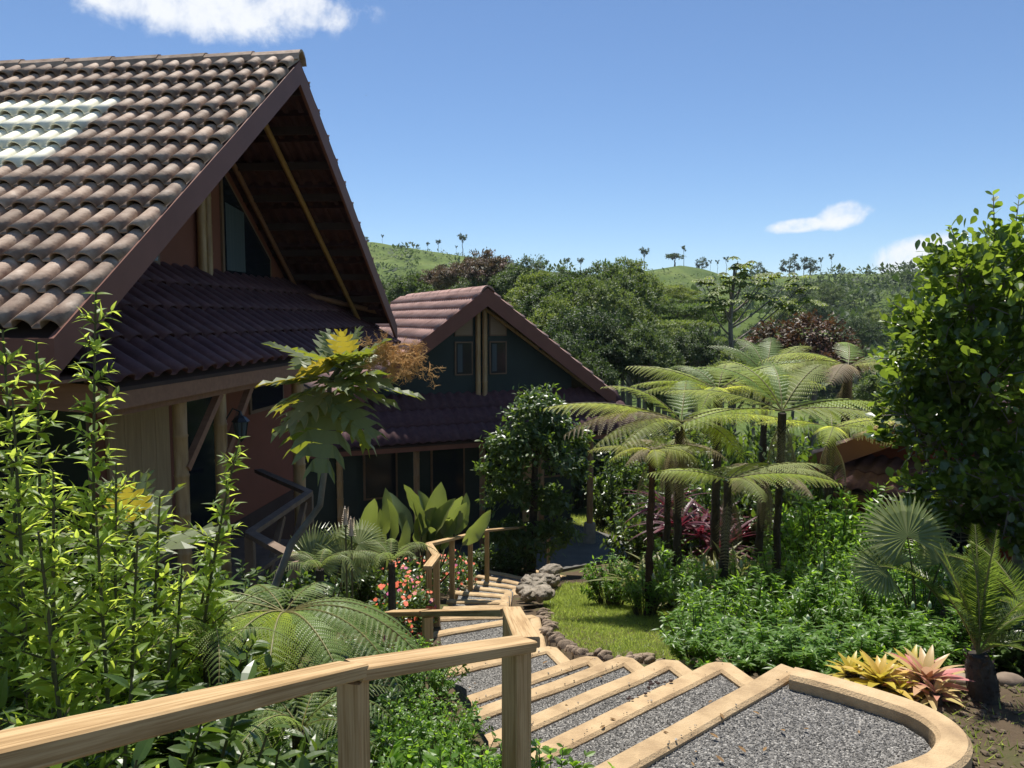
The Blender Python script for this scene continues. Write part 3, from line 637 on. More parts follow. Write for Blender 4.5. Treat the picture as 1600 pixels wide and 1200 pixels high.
# ------------------------------------------------------------------ green house behind the stairs, and the one at the right
def gable_house(name,label,org,g,n,hw,ridge_z,pitch,depth,wall_z,wall_mat,skirt,rows,base_z0,uwall,detail,left_cols=7):
    g=nrm(np.array([*g,0.])); n=nrm(np.array([*n,0.])); o=np.array([*org,0.])
    def P(u,v,z): return o+g*u+n*v+np.array([0,0,z])
    c=P(0,-depth/2,base_z0); h=thing(name,label,'house',tuple(c))
    ze=ridge_z-hw*math.tan(pitch)
    for s in (-1,1):
        up=P(0,0,ridge_z)-P(s*hw,0,ze); L=np.linalg.norm(up); across=-n*1.0 if s>0 else n*1.0
        # x across so that x cross up points outwards
        x=np.cross(up,np.array([0,0,1.])); x=nrm(x); 
        if np.cross(x,up)[2]<0: x=-x
        m=MB(); prism(m,[P(s*(hw-.02),-.03,ze-.03),P(0,-.03,ridge_z-.03),P(0,-depth,ridge_z-.03),P(s*(hw-.02),-depth,ze-.03)],(0,0,-.03)); rf=m.build('roof_slope',M_DARK,h)
        sw=1.05; sm=sheet_mesh('roof_sheet',sw,L/rows,6,.05,M_SHEET,.045)
        for r in range(rows):
            for k in range(left_cols):
                b=P(s*hw,0,ze)+up*(r/rows)-n*(sw*k)
                if np.dot(x,n)>0: b=b-n*sw
                inst('roof_sheet',sm,frameM(b+np.array([0,0,rnd.uniform(-.004,.004)]),x,up),rf)
        m=MB(); p=P(s*(hw+.05),.012,ze-.06); q=P(0,.012,ridge_z-.02); 
        prism(m,[p+np.array([0,0,.05]),q+np.array([0,0,.05]),q-np.array([0,0,.34]),p-np.array([0,0,.26])],-n*.05); m.build('rake_board',M_FASCIA,h)
        m=MB(); p=P(s*(hw-.25),-.34,ze-.02); q=P(0,-.34,ridge_z-.36); bamboo(m,p,q,.045); m.build('bamboo_rafter',M_BAMBOO,h,smooth=True)
        m=MB(); beam(m,P(s*(hw+.02),0,ze-.12),P(s*(hw+.02),-depth,ze-.12),.04,.2); m.build('eave_board',M_FASCIA,h)
    for i in range(int(depth/.8)):
        m=MB(); p0=P(0,.03-i*.8,ridge_z+.05); p1=P(0,.03-(i+1)*.8-.03,ridge_z+.04)
        sweep(m,[p0,p1],[(-.17,-.11),(-.12,-.02),(-.06,.03),(0,.045),(.06,.03),(.12,-.02),(.17,-.11),(.12,-.06),(0,.02),(-.12,-.06)]); m.build('ridge_cap',M_SHEET,h)
    vw=-.45; tt=math.tan(pitch)
    zt=lambda u: ridge_z-abs(u)*tt-.1
    u0,u1=uwall
    m=MB(); prism(m,[P(u0,vw,wall_z),P(u1,vw,wall_z),P(u1,vw,zt(u1)),P(0,vw,zt(0)),P(u0,vw,zt(u0))],-n*.12); m.build('gable_wall',wall_mat,h)
    for u,s in ((u0,1),(u1,-1)):
        m=MB(); prism(m,[P(u,vw-.121,wall_z),P(u,-depth+.3,wall_z),P(u,-depth+.3,zt(u)),P(u,vw-.121,zt(u))],g*.12*s); m.build('side_wall',wall_mat,h)
    # skirt roof across the gable
    s0,s1,zt2,zb2,run,srow=skirt
    up=P(0,vw,zt2)-P(0,vw+run,zb2); L=np.linalg.norm(up); sm=sheet_mesh('skirt_sheet',1.08,L/srow,5,.05,M_TILE_D)
    m=MB(); prism(m,[P(s0,vw,zt2-.03),P(s1,vw,zt2-.03),P(s1,vw+run-.05,zb2-.03),P(s0,vw+run-.05,zb2-.03)],(0,0,-.03)); sk=m.build('skirt_roof',M_DARK,h)
    for r in range(srow):
        for k in range(int(math.ceil((s1-s0)/1.08))):
            inst('skirt_sheet',sm,frameM(P(s0+k*1.08,vw+run,zb2)+up*(r/srow),g,up),sk)
    m=MB(); beam(m,P(s0,vw+run-.1,zb2-.1),P(s1,vw+run-.1,zb2-.1),.05,.12); m.build('skirt_beam',M_FASCIA,h)
    detail(h,P,g,n,vw)
    return h
def rect(mb,P,u0,u1,z0,z1,v,n,th=.03):
    prism(mb,[P(u0,v,z0),P(u1,v,z0),P(u1,v,z1),P(u0,v,z1)],-n*th)
def framed(h,P,n,u0,u1,z0,z1,vw,name='window',curt=None,f=.045):
    m=MB(); rect(m,P,u0,u1,z0,z1,vw+.04,n,.038); w=m.build(name,M_FRAME,h)
    m=MB(); rect(m,P,u0+f,u1-f,z0+f,z1-f,vw+.046,n,.005); m.build('pane',curt or M_GLASS,w); return w
def detail2(h,P,g,n,vw):
    zt=lambda u: .62-abs(u)*.75-.1
    for u0,u1,a in ((-.62,-.2,-1),(.2,.62,1)):
        m=MB(); f=.03
        prism(m,[P(u0,vw+.04,-.40),P(u1,vw+.04,-.40),P(u1,vw+.04,zt(u1)-.1 if a>0 else zt(u1)-.12),P(u0,vw+.04,zt(u0)-.1)],-n*.038); w=m.build('window',M_FRAME,h)
        m=MB(); prism(m,[P(u0+f,vw+.046,-.37),P(u1-f,vw+.046,-.37),P(u1-f,vw+.046,zt(u1)-.15),P(u0+f,vw+.046,zt(u0)-.15)],-n*.005); m.build('blind',M_BLIND,w)
        w=framed(h,P,n,u0,u1,-1.27,-.52,vw,f=.03)
        m=MB(); rect(m,P,u0+.06,u0+.17,-1.2,-.58,vw+.050,n,.003); m.build('curtain',M_CURTAIN,w)
    for u in (-.09,.07):
        m=MB(); bamboo(m,P(u,vw+.08,-1.8),P(u,vw+.08,.3),.06); m.build('bamboo_post',M_BAMBOO,h,smooth=True)
    for u in (.66,): # small light fitting under the rake
        m=MB(); tube(m,[P(1.35,vw+.3,-.55),P(1.35,vw+.3,-.68),P(1.35,vw+.3,-.72)],[.02,.03,.06],6); m.build('rake_lamp',M_CURTAIN,h)
    for u in (-1.8,-.35,1.05):
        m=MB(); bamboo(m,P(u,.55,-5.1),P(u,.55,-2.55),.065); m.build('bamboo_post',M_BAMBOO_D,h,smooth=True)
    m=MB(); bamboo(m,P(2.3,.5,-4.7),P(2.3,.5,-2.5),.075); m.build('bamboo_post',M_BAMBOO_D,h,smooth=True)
    m=MB(); tube(m,[P(2.3,.5,-5.3),P(2.3,.5,-4.68)],[.15,.13],12); m.build('post_base',M_STONE_G,h)
    framed(h,P,n,-2.7,-1.95,-3.9,-2.75,vw); framed(h,P,n,-1.2,-.4,-4.75,-2.65,vw,'door'); framed(h,P,n,.05,1.0,-3.75,-2.7,vw); framed(h,P,n,1.45,2.2,-3.75,-2.7,vw)
    m=MB(); rect(m,P,-4.0,-3.0,-5.2,-2.55,.3,n,.1); m.build('porch_side_wall',M_WALL_G,h)
    m=MB(); bamboo(m,P(-3.35,.42,-5.1),P(-3.35,.42,-2.55),.065); m.build('bamboo_post',M_BAMBOO,h,smooth=True)
    for i in range(3):
        m=MB(); a=1.02+i*.16; rect(m,P,a,a+.155,-4.75,-2.7,vw+.05,n,.045); m.build('wall_board',M_PANEL,h)
    m=MB(); prism(m,[P(-3,vw+.02,-4.8),P(2.35,vw+.02,-4.8),P(2.35,-4,-4.8),P(-3,-4,-4.8)],(0,0,-.16)); m.build('floor',M_DARK,h)
    for u in (-2.6,-.8,1.0,2.1):
        m=MB(); obox(m,P(u,-.8,-5.15),g*.2,n*.2,(0,0,.22)); m.build('pier',M_DARK,h)
gable_house('gable_house','dark green house with pinkish corrugated gable roof at foot of stairs',(-.53,17.0),(.92,.39),(.39,-.92),3.2,.62,math.atan(.75),7.0,-4.8,M_WALL_G,
    (-4.1,3.0,-1.68,-2.55,1.25,3),11,-5.2,(-2.85,2.3),detail2)
def detail3(h,P,g,n,vw):
    framed(h,P,n,-.9,.2,-3.5,-2.75,vw); framed(h,P,n,.6,1.5,-4.4,-2.75,vw,'door')
    for u in (-1.55,1.6):
        m=MB(); bamboo(m,P(u,.3,-4.4),P(u,.3,-2.6),.06); m.build('bamboo_post',M_BAMBOO,h,smooth=True)
gable_house('gable_house','small orange-red cabin with tiled gable roof half hidden behind glossy tree at right',(6.42,10.77),(.66,-.75),(-.75,-.66),2.3,-1.05,R(27.6),4.0,-4.4,M_WALL_O,
    (-1.9,2.2,-2.2,-2.62,.8,2),7,-4.4,(-1.75,1.9),detail3,left_cols=4)
# paved slab before the green house
m=MB(); g2=nrm(np.array([.92,.39,0])); n2=nrm(np.array([.39,-.92,0])); o2=np.array([-.53,17,0.])
prism(m,[o2+g2*a+n2*b+np.array([0,0,-5.14]) for a,b in ((-.9,2.2),(2.9,1.7),(3.1,.3),(2.7,-1.0),(-.9,-1.0))],(0,0,-.3))
o=m.build('pavement',M_SLAB); struct(o)
# ------------------------------------------------------------------ leaf shapes
def leaf_t(W_=.4,n=4,fold=.18,droop=.15,shape='ell',wave=0.0,seed=0):
    """unit-long leaf along +y, normal +z: list of (verts, faces)"""
    rw=random.Random(seed)
    def w(t):
        if shape=='ell': return math.sin(math.pi*t**.9)**.8
        if shape=='lance': return (math.sin(math.pi*t**.62))**1.05
        if shape=='obov': return (math.sin(math.pi*min(1,t**1.35)*.97))**.75
        if shape=='strap': return min(1,(t*6)**.6)*min(1,((1-t)*2.2)**.7)
        if shape=='paddle': return math.sin(math.pi*t**.8)**.6
    V=[(0,0,0)]; F=[]
    for i in range(1,n):
        t=i/n; ww=w(t)*W_/2; z=-droop*t*t; wv=wave*rw.uniform(-1,1)
        V+=[(-ww,t,z+fold*ww+wv),(0,t,z),(ww,t,z+fold*ww-wv)]
    V.append((0,1,-droop)); k=len(V)-1
    F+=[[0,2,1],[0,3,2]]
    for i in range(n-2):
        a=1+3*i; F+=[[a,a+1,a+4,a+3],[a+1,a+2,a+5,a+4]]
    a=1+3*(n-2); F+=[[a,a+1,k],[a+1,a+2,k]]
    return np.array(V),_groups(F)
T_DIA=(np.array([[0,0,0],[-.27,.45,.03],[0,1,-.08],[.27,.45,.03]]),[np.array([[0,3,2,1]])])
T_ELL=leaf_t(.45,4,.2,.12); T_LAN=leaf_t(.30,5,.25,.25,'lance'); T_OBO=leaf_t(.62,5,.12,.05,'obov'); T_ELL3=leaf_t(.5,3,.2,.1)
def scatter(mb,T,P,D,U,S,mi=0,tint=None):
    P=np.asarray(P,float); n=len(P)
    if n==0: return
    V,F=T; D=nrm(D); X=np.cross(D,np.broadcast_to(U,D.shape)); bad=np.linalg.norm(X,axis=1)<1e-4; X[bad]=[1,0,0]; X=nrm(X); Z=np.cross(X,D); S=np.broadcast_to(np.asarray(S,float),(n,))
    VV=P[:,None]+S[:,None,None]*(V[None,:,0:1]*X[:,None]+V[None,:,1:2]*D[:,None]+V[None,:,2:3]*Z[:,None])
    k=len(V); off=np.arange(n)*k
    FF=[(f[None]+off[:,None,None]).reshape(-1,f.shape[1]) for f in F]
    if tint is None: tint=rng.uniform(0,1,n)
    mb.add(VV.reshape(-1,3),FF,mi,np.repeat(np.broadcast_to(tint,(n,)),k))
def rdir(n,up=0.0):
    d=rng.normal(0,1,(n,3)); d=nrm(d); d[:,2]+=up; return nrm(d)
# ------------------------------------------------------------------ leaf materials
M_STEM=simple('green_brown_stem',[(.3,(.055,.065,.02)),(.7,(.12,.10,.045))],.8,6,4)
M_BARK=simple('grey_bark',[(.3,(.09,.075,.055)),(.5,(.17,.15,.12)),(.75,(.28,.26,.22))],.9,4,7,bump=.5)
M_BARKD=simple('dark_bark',[(.3,(.028,.022,.017)),(.7,(.075,.058,.042))],.95,9,7,bump=.8)
M_WEED=leafm('lime_weed_leaf',[(0,(.08,.15,.018)),(.5,(.13,.22,.028)),(1,(.19,.28,.04))],(.70,.86,.11),.54,.45,obj=True)
M_WEEDJ=leafm('lime_weed_small_leaf',[(0,(.075,.14,.018)),(.5,(.12,.20,.026)),(1,(.18,.26,.036))],(.68,.84,.11),.53,.45)
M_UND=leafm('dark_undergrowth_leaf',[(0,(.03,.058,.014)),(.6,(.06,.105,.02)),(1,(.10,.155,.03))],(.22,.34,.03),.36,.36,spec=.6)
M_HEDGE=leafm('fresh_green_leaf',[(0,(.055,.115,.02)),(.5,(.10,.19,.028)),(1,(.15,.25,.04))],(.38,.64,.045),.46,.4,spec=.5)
M_CLU=leafm('glossy_round_leaf',[(0,(.06,.10,.016)),(.5,(.10,.16,.024)),(1,(.16,.22,.035))],(.46,.62,.05),.38,.26,obj=True,spec=.65)
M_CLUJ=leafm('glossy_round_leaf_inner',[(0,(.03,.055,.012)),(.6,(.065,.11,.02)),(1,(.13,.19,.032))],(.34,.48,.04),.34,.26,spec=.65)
M_FOR=[leafm('forest_leaf_a',[(0,(.04,.07,.018)),(.5,(.078,.125,.028)),(1,(.13,.18,.045))],(.20,.30,.04),.3,.55,vary=.46),
       leafm('forest_leaf_b',[(0,(.034,.062,.02)),(.5,(.066,.105,.03)),(1,(.11,.15,.045))],(.16,.25,.045),.28,.55,vary=.46),
       leafm('forest_leaf_red',[(0,(.045,.055,.022)),(.45,(.085,.07,.035)),(.7,(.17,.075,.05)),(1,(.22,.11,.08))],(.18,.13,.06),.28,.5),
       leafm('forest_leaf_flat',[(0,(.06,.095,.022)),(.5,(.11,.16,.035)),(1,(.16,.21,.05))],(.30,.42,.06),.32,.55,vary=.22),
       leafm('russet_leaf',[(0,(.04,.04,.016)),(.5,(.09,.05,.022)),(1,(.16,.055,.03))],(.16,.08,.03),.25,.5)]
M_FARB=leafm('far_scrub_leaf',[(0,(.03,.055,.02)),(.5,(.055,.09,.03)),(1,(.095,.135,.04))],(.10,.16,.03),.25,.7)
M_FERN=[leafm('fern_lime',[(0,(.21,.30,.035)),(1,(.29,.37,.055))],(.90,1.0,.12),.56,.5,obj=True),
        leafm('fern_olive',[(0,(.18,.215,.06)),(1,(.25,.28,.09))],(.62,.70,.15),.47,.55,obj=True),
        leafm('fern_brown',[(0,(.24,.195,.125)),(1,(.31,.255,.17))],(.46,.38,.2),.40,.7,obj=True),
        leafm('fern_yellow',[(0,(.22,.26,.03)),(1,(.28,.31,.045))],(.80,.84,.08),.52,.5,obj=True),
        leafm('fern_green',[(0,(.15,.225,.06)),(1,(.21,.29,.085))],(.52,.70,.14),.45,.42,obj=True)]
M_RACH=simple('fern_rachis',[(.3,(.12,.12,.03)),(.7,(.20,.17,.06))],.6,6,3)
M_GRASSL=leafm('lawn_blade',[(0,(.14,.20,.035)),(.5,(.23,.30,.06)),(.85,(.30,.35,.08)),(1,(.38,.34,.15))],(.6,.74,.12),.4,.5)
M_STRAPY=leafm('yellow_strap_leaf',[(0,(.12,.14,.03)),(1,(.24,.23,.07))],(.42,.42,.09),.42,.45)
M_STRAPR=leafm('dark_red_leaf',[(0,(.05,.012,.016)),(1,(.13,.025,.035))],(.25,.03,.05),.35,.4)
M_FLO=simple('orange_red_petal',[(.3,(.62,.09,.03)),(.7,(.75,.15,.06))],.6,4,2)
M_FLP=simple('magenta_petal',[(.3,(.42,.05,.16)),(.7,(.55,.10,.25))],.6,4,2)
M_FLK=simple('coral_petal',[(.3,(.65,.22,.17)),(.7,(.75,.32,.26))],.6,4,2)
M_FLW=simple('white_flower_spike',[(.3,(.34,.42,.24)),(.7,(.52,.58,.40))],.8,20,3)

# ------------------------------------------------------------------ shrubs: stems with leafy shoots
def bush_parts(seed,r,h,nshoot,T,ls,leafmat,per=16,flower=0,droop=.25,lowleaf=.25,upw=.55):
    """meshes of one shrub standing at the origin (stem mesh, foliage mesh, flower mesh or None)"""
    g=np.random.default_rng(seed); st=MB(); fo=MB(); fl=MB(); nf=0
    P=[];D=[];S=[];Tn=[]
    for i in range(nshoot):
        a=g.uniform(0,2*math.pi); q=math.sqrt(g.uniform(.02,1)); hh=h*(.55+.5*g.random())*(1-.38*q*q)
        b=np.array([math.cos(a)*q*r*.35,math.sin(a)*q*r*.35,0]); e=np.array([math.cos(a)*q*r,math.sin(a)*q*r,hh]); 
        m=(b+e)/2+np.array([math.cos(a)*q*r*-.05,math.sin(a)*q*r*-.05,h*.12])
        ts=np.linspace(0,1,6)[:,None]; C=(1-ts)**2*b+2*ts*(1-ts)*m+ts**2*e
        tube(st,C,np.linspace(.010,.003,6)*max(.7,h),4,0,.5,cap=False)
        tt=g.uniform(lowleaf,1.0,per)**.8; tt=tt[:,None]; Q=(1-tt)**2*b+2*tt*(1-tt)*m+tt**2*e; tg=nrm(2*(1-tt)*(m-b)+2*tt*(e-m))
        dd=nrm(g.normal(0,1,(per,3))); dd=nrm(dd-(dd*tg).sum(1,keepdims=True)*tg*.8+tg*upw); dd[:,2]-=droop*g.random(per)
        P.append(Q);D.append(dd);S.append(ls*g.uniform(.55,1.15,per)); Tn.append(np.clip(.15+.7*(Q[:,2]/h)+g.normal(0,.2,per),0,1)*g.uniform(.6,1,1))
        if flower and g.random()<flower:
            c=e+np.array([0,0,.03]); tube(fl,[c,c+np.array([0,0,.025]),c+np.array([.003,0,.07]),c+np.array([.006,0,.10])],[.006,.017,.015,.004],6); nf+=1
    P=np.concatenate(P);D=np.concatenate(D);S=np.concatenate(S)
    up=nrm(np.column_stack([g.normal(0,.35,(len(P),2)),np.ones(len(P))]))
    scatter(fo,T,P,D,up,S,0,np.concatenate(Tn))
    return st.mesh('stems',M_STEM),fo.mesh('foliage',leafmat),(fl.mesh('flower_spikes',M_FLW,smooth=True) if nf else None)
def put_bush(parts,name,label,cat,loc,s=1.0,rz=0.0,group=None):
    t=thing(name,label,cat,loc,group); t.rotation_euler=(0,0,rz); t.scale=(s,s,s) if not hasattr(s,'__len__') else s
    for nm,me in zip(('stems','foliage','flower_spikes'),parts):
        if me is None: continue
        o=bpy.data.objects.new(nm,me); COL.objects.link(o); o.parent=t; o['kind']='stuff'
    return t
# ------------------------------------------------------------------ trees: trunk, limbs, crown of leaf faces
def crown_points(lobes,n,g,shell=.55,cl=26,sp=.17):
    """points and outward directions spread over the outer part of ellipsoid lobes, clumped"""
    vol=np.array([l[3]*l[4]*l[5] for l in lobes])**.67; vol/=vol.sum(); P=[];D=[];T=[]
    for l,k in zip(lobes,(vol*n).astype(int)):
        c=np.array(l[:3]); rr=np.array(l[3:6]); nc=max(4,k//cl); cd=nrm(g.normal(0,1,(nc,3))); cd[:,2]=np.abs(cd[:,2])*1.0-.35*g.random(nc); cd=nrm(cd)
        cr=g.uniform(shell,1.06,nc)[:,None]; cc=c+cd*cr*rr; ct=g.uniform(0,1,nc)
        idx=g.integers(0,nc,k); off=g.normal(0,sp,(k,3))*rr*np.array([1,1,.7]); P.append(cc[idx]+off); D.append(cd[idx]); T.append(ct[idx]*.65+.35*g.random(k))
    return np.concatenate(P),np.concatenate(D),np.concatenate(T)
def tree_meshes(seed,lobes,n,ls,mat,trunk,limbs=True,T=T_DIA,bark=M_BARK,droop=.2,cl=26,sp=.17):
    g=np.random.default_rng(seed); P,D,Tn=crown_points(lobes,n,g,.6,cl,sp); cr=MB()
    d=nrm(g.normal(0,1,P.shape)+D*.9-np.array([0,0,droop])); up=nrm(D*.7+np.array([0,0,.9])+g.normal(0,.35,P.shape))
    scatter(cr,T,P,d,up,ls*g.uniform(.6,1.3,len(P)),0,np.clip(Tn,0,1))
    tr=MB(); th,r0=trunk; C=[np.array([g.normal(0,.03)*th*t,g.normal(0,.03)*th*t,th*t]) for t in np.linspace(0,1,6)]; C[0]*=0
    tube(tr,C,np.linspace(r0,r0*.45,6),8)
    lm=MB()
    if limbs:
        for l in lobes:
            c=np.array(l[:3]); b=C[3]+(C[5]-C[3])*g.random(); m=(b+c)/2+np.array([0,0,-.06*th]); ts=np.linspace(0,1,6)[:,None]
            tube(lm,(1-ts)**2*b+2*ts*(1-ts)*m+ts**2*c,np.linspace(r0*.42,r0*.1,6),6)
            for _ in range(5):
                e=c+nrm(g.normal(0,1,3))*np.array(l[3:6])*.85; tube(lm,[b+(c-b)*.7,(b+(c-b)*.7+e)/2+np.array([0,0,.1]),e],[r0*.16,r0*.1,r0*.03],5)
    return tr.mesh('trunk',bark,smooth=True),cr.mesh('crown',mat),(lm.mesh('limbs',bark,smooth=True) if limbs else None)
def put_tree(ms,name,label,loc,s=1.0,rz=0.0,group=None,cat='tree'):
    t=thing(name,label,cat,loc,group); t.rotation_euler=(0,0,rz); t.scale=(s,s,s) if not hasattr(s,'__len__') else s
    for nm,me in zip(('trunk','crown','limbs'),ms):
        if me is None: continue
        o=bpy.data.objects.new(nm,me); COL.objects.link(o); o.parent=t
        if nm=='crown': o['kind']='stuff'
    return t

# ------------------------------------------------------------------ far hills: scrub, ridge trees
def far_scrub():
    mb=MB(); g=np.random.default_rng(5); n=9000
    az=g.uniform(-.42,.62,n); r=g.uniform(90,232,n)
    x=np.sin(az)*r; y=np.cos(az)*r; px=CX+F_PX*x/y
    # dense on the right-hand slope and in the gullies, sparse on the pasture
    den=np.where(px>1150,.75,.05)+np.where(r<150,.5,.16)*(vnoise(x,y,26,4)>.2)
    den=np.where((r>200)&(px<1160),.02,den); den=np.where((r>216),np.where(px>1270,.12,.02),den)
    den=np.where((((x-33)/17)**2+((y-112)/13)**2)<1.1,.08,den)
    keep=g.random(n)<den; x,y,r=x[keep],y[keep],r[keep]; z=H(x,y); n=len(x)
    P=[];D=[];S=[];T=[]
    for i in range(n):
        big=g.random()<.16; s=(g.uniform(1.8,3.2) if big else g.uniform(.7,1.5)); k=42 if big else 20
        d=nrm(g.normal(0,1,(k,3))); d[:,2]=np.abs(d[:,2]); c=np.array([x[i],y[i],z[i]+s*(.55 if big else .05)])
        P.append(c+d*np.array([s,s,s*(.8 if big else .5)])*g.uniform(.75,1.05,(k,1))); D.append(nrm(d+g.normal(0,.8,(k,3)))); S.append(np.full(k,s*.48)*g.uniform(.6,1.2,k)); T.append(np.clip(np.full(k,g.uniform(.1,.8))+g.normal(0,.15,k),0,1))
    P=np.concatenate(P);D=np.concatenate(D)
    scatter(mb,T_DIA,P,D,nrm(D*.3+np.array([0,0,1.])),np.concatenate(S),0,np.concatenate(T))
    o=mb.build('hillside_scrub',M_FARB); tag(o,'scrub and low trees covering the far hillside as one mass','scrub',kind='stuff')
far_scrub()
def ridge_trees():
    vs=[]
    vs.append(tree_meshes(21,[(0,0,6.9,1.35,1.35,1.1),(.9,.3,6.0,.8,.8,.7),(-.8,0,6.4,.9,.9,.8),(.3,0,5.2,.5,.5,.4)],620,.5,M_FARB,(6.6,.16),False,bark=M_BARKD))
    vs.append(tree_meshes(22,[(0,0,3.4,1.7,1.7,1.6),(1.0,0,2.3,1.4,1.3,1.2),(-1.1,.3,2.5,1.4,1.3,1.3),(.2,0,1.6,1.5,1.4,1.0)],900,.5,M_FARB,(3.6,.22),False,bark=M_BARKD))
    vs.append(tree_meshes(23,[(0,0,8.3,1.0,1.0,.5),(0,0,7.2,.5,.5,.8)],200,.6,M_FARB,(8.2,.12),False,bark=M_BARKD))
    vs.append(tree_meshes(24,[(0,0,3.2,3.2,2.4,1.1),(1.6,0,3.0,2.0,1.8,.9),(-1.8,0,3.1,1.9,1.8,.9)],650,.6,M_FARB,(2.6,.3),True,bark=M_BARKD))
    lab=['thin tree with a small flat crown on the far ridge line','round bushy tree on the far ridge line','tall bare-stemmed tree with a tuft of leaves on the ridge','spreading dark tree standing alone on the right-hand ridge']
    spots=[(572,384,1,.9,-1),(600,392,2,.6,0),(632,394,1,.35,0),(655,398,0,.35,0),(670,399,0,.55,0),(686,402,0,.75,0),(714,407,2,.5,0),(724,408,0,1.25,0),(758,414,2,.45,0),(780,419,1,.7,0),(800,423,1,.65,0),(815,424,1,.5,0),
      (838,428,1,.7,0),(854,428,0,.7,0),(876,429,1,.6,0),(885,430,0,.95,0),(906,430,0,1.0,0),(917,430,1,.5,0),(931,430,0,.6,0),(980,428,1,1.1,0),(1005,427,0,1.35,0),(997,427,0,.6,0),(1052,421,3,1.5,0),(1066,420,2,1.1,0),(1094,425,1,1.3,0),
      (1107,430,2,.7,0),(1118,433,2,.8,0),(1132,437,2,1.1,0),(1180,437,1,1.6,0),(1230,434,1,2.0,0),(1238,434,2,1.3,0),(1252,433,0,1.2,0),(1262,432,1,1.8,0),(1278,432,2,1.0,0),(1294,431,2,1.15,0),(1311,431,1,.5,0),(1412,431,3,1.25,0),(1432,432,2,.5,0),(1380,432,1,.5,0)]
    rt={}
    for i,(px,py,k,s,_) in enumerate(spots):
        a=(px-CX)/F_PX; Rr=235+18*math.sin(px/170.)+10*math.sin(px/61.)-2; y=Rr*math.cos(math.atan(a)); x=a*y
        rt.setdefault(k,[]).append(put_tree(vs[k],('ridge_tree','ridge_bush','ridge_palm','spreading_tree')[k],lab[k] if not (k==3 and px<1200) else 'broad dark clump of trees on the middle hill top',(x,y,Hs(x,y)-.2),s*.62,rnd.uniform(0,6),'trees along the far ridge'))
    for k,tx in ((0,'thin flat-crowned tree on the far ridge'),(1,'round bushy tree on the far ridge'),(2,'tall bare-stemmed tuft tree on the ridge')): ordinals(rt[k],'%s '+tx+' from the left')
ridge_trees()
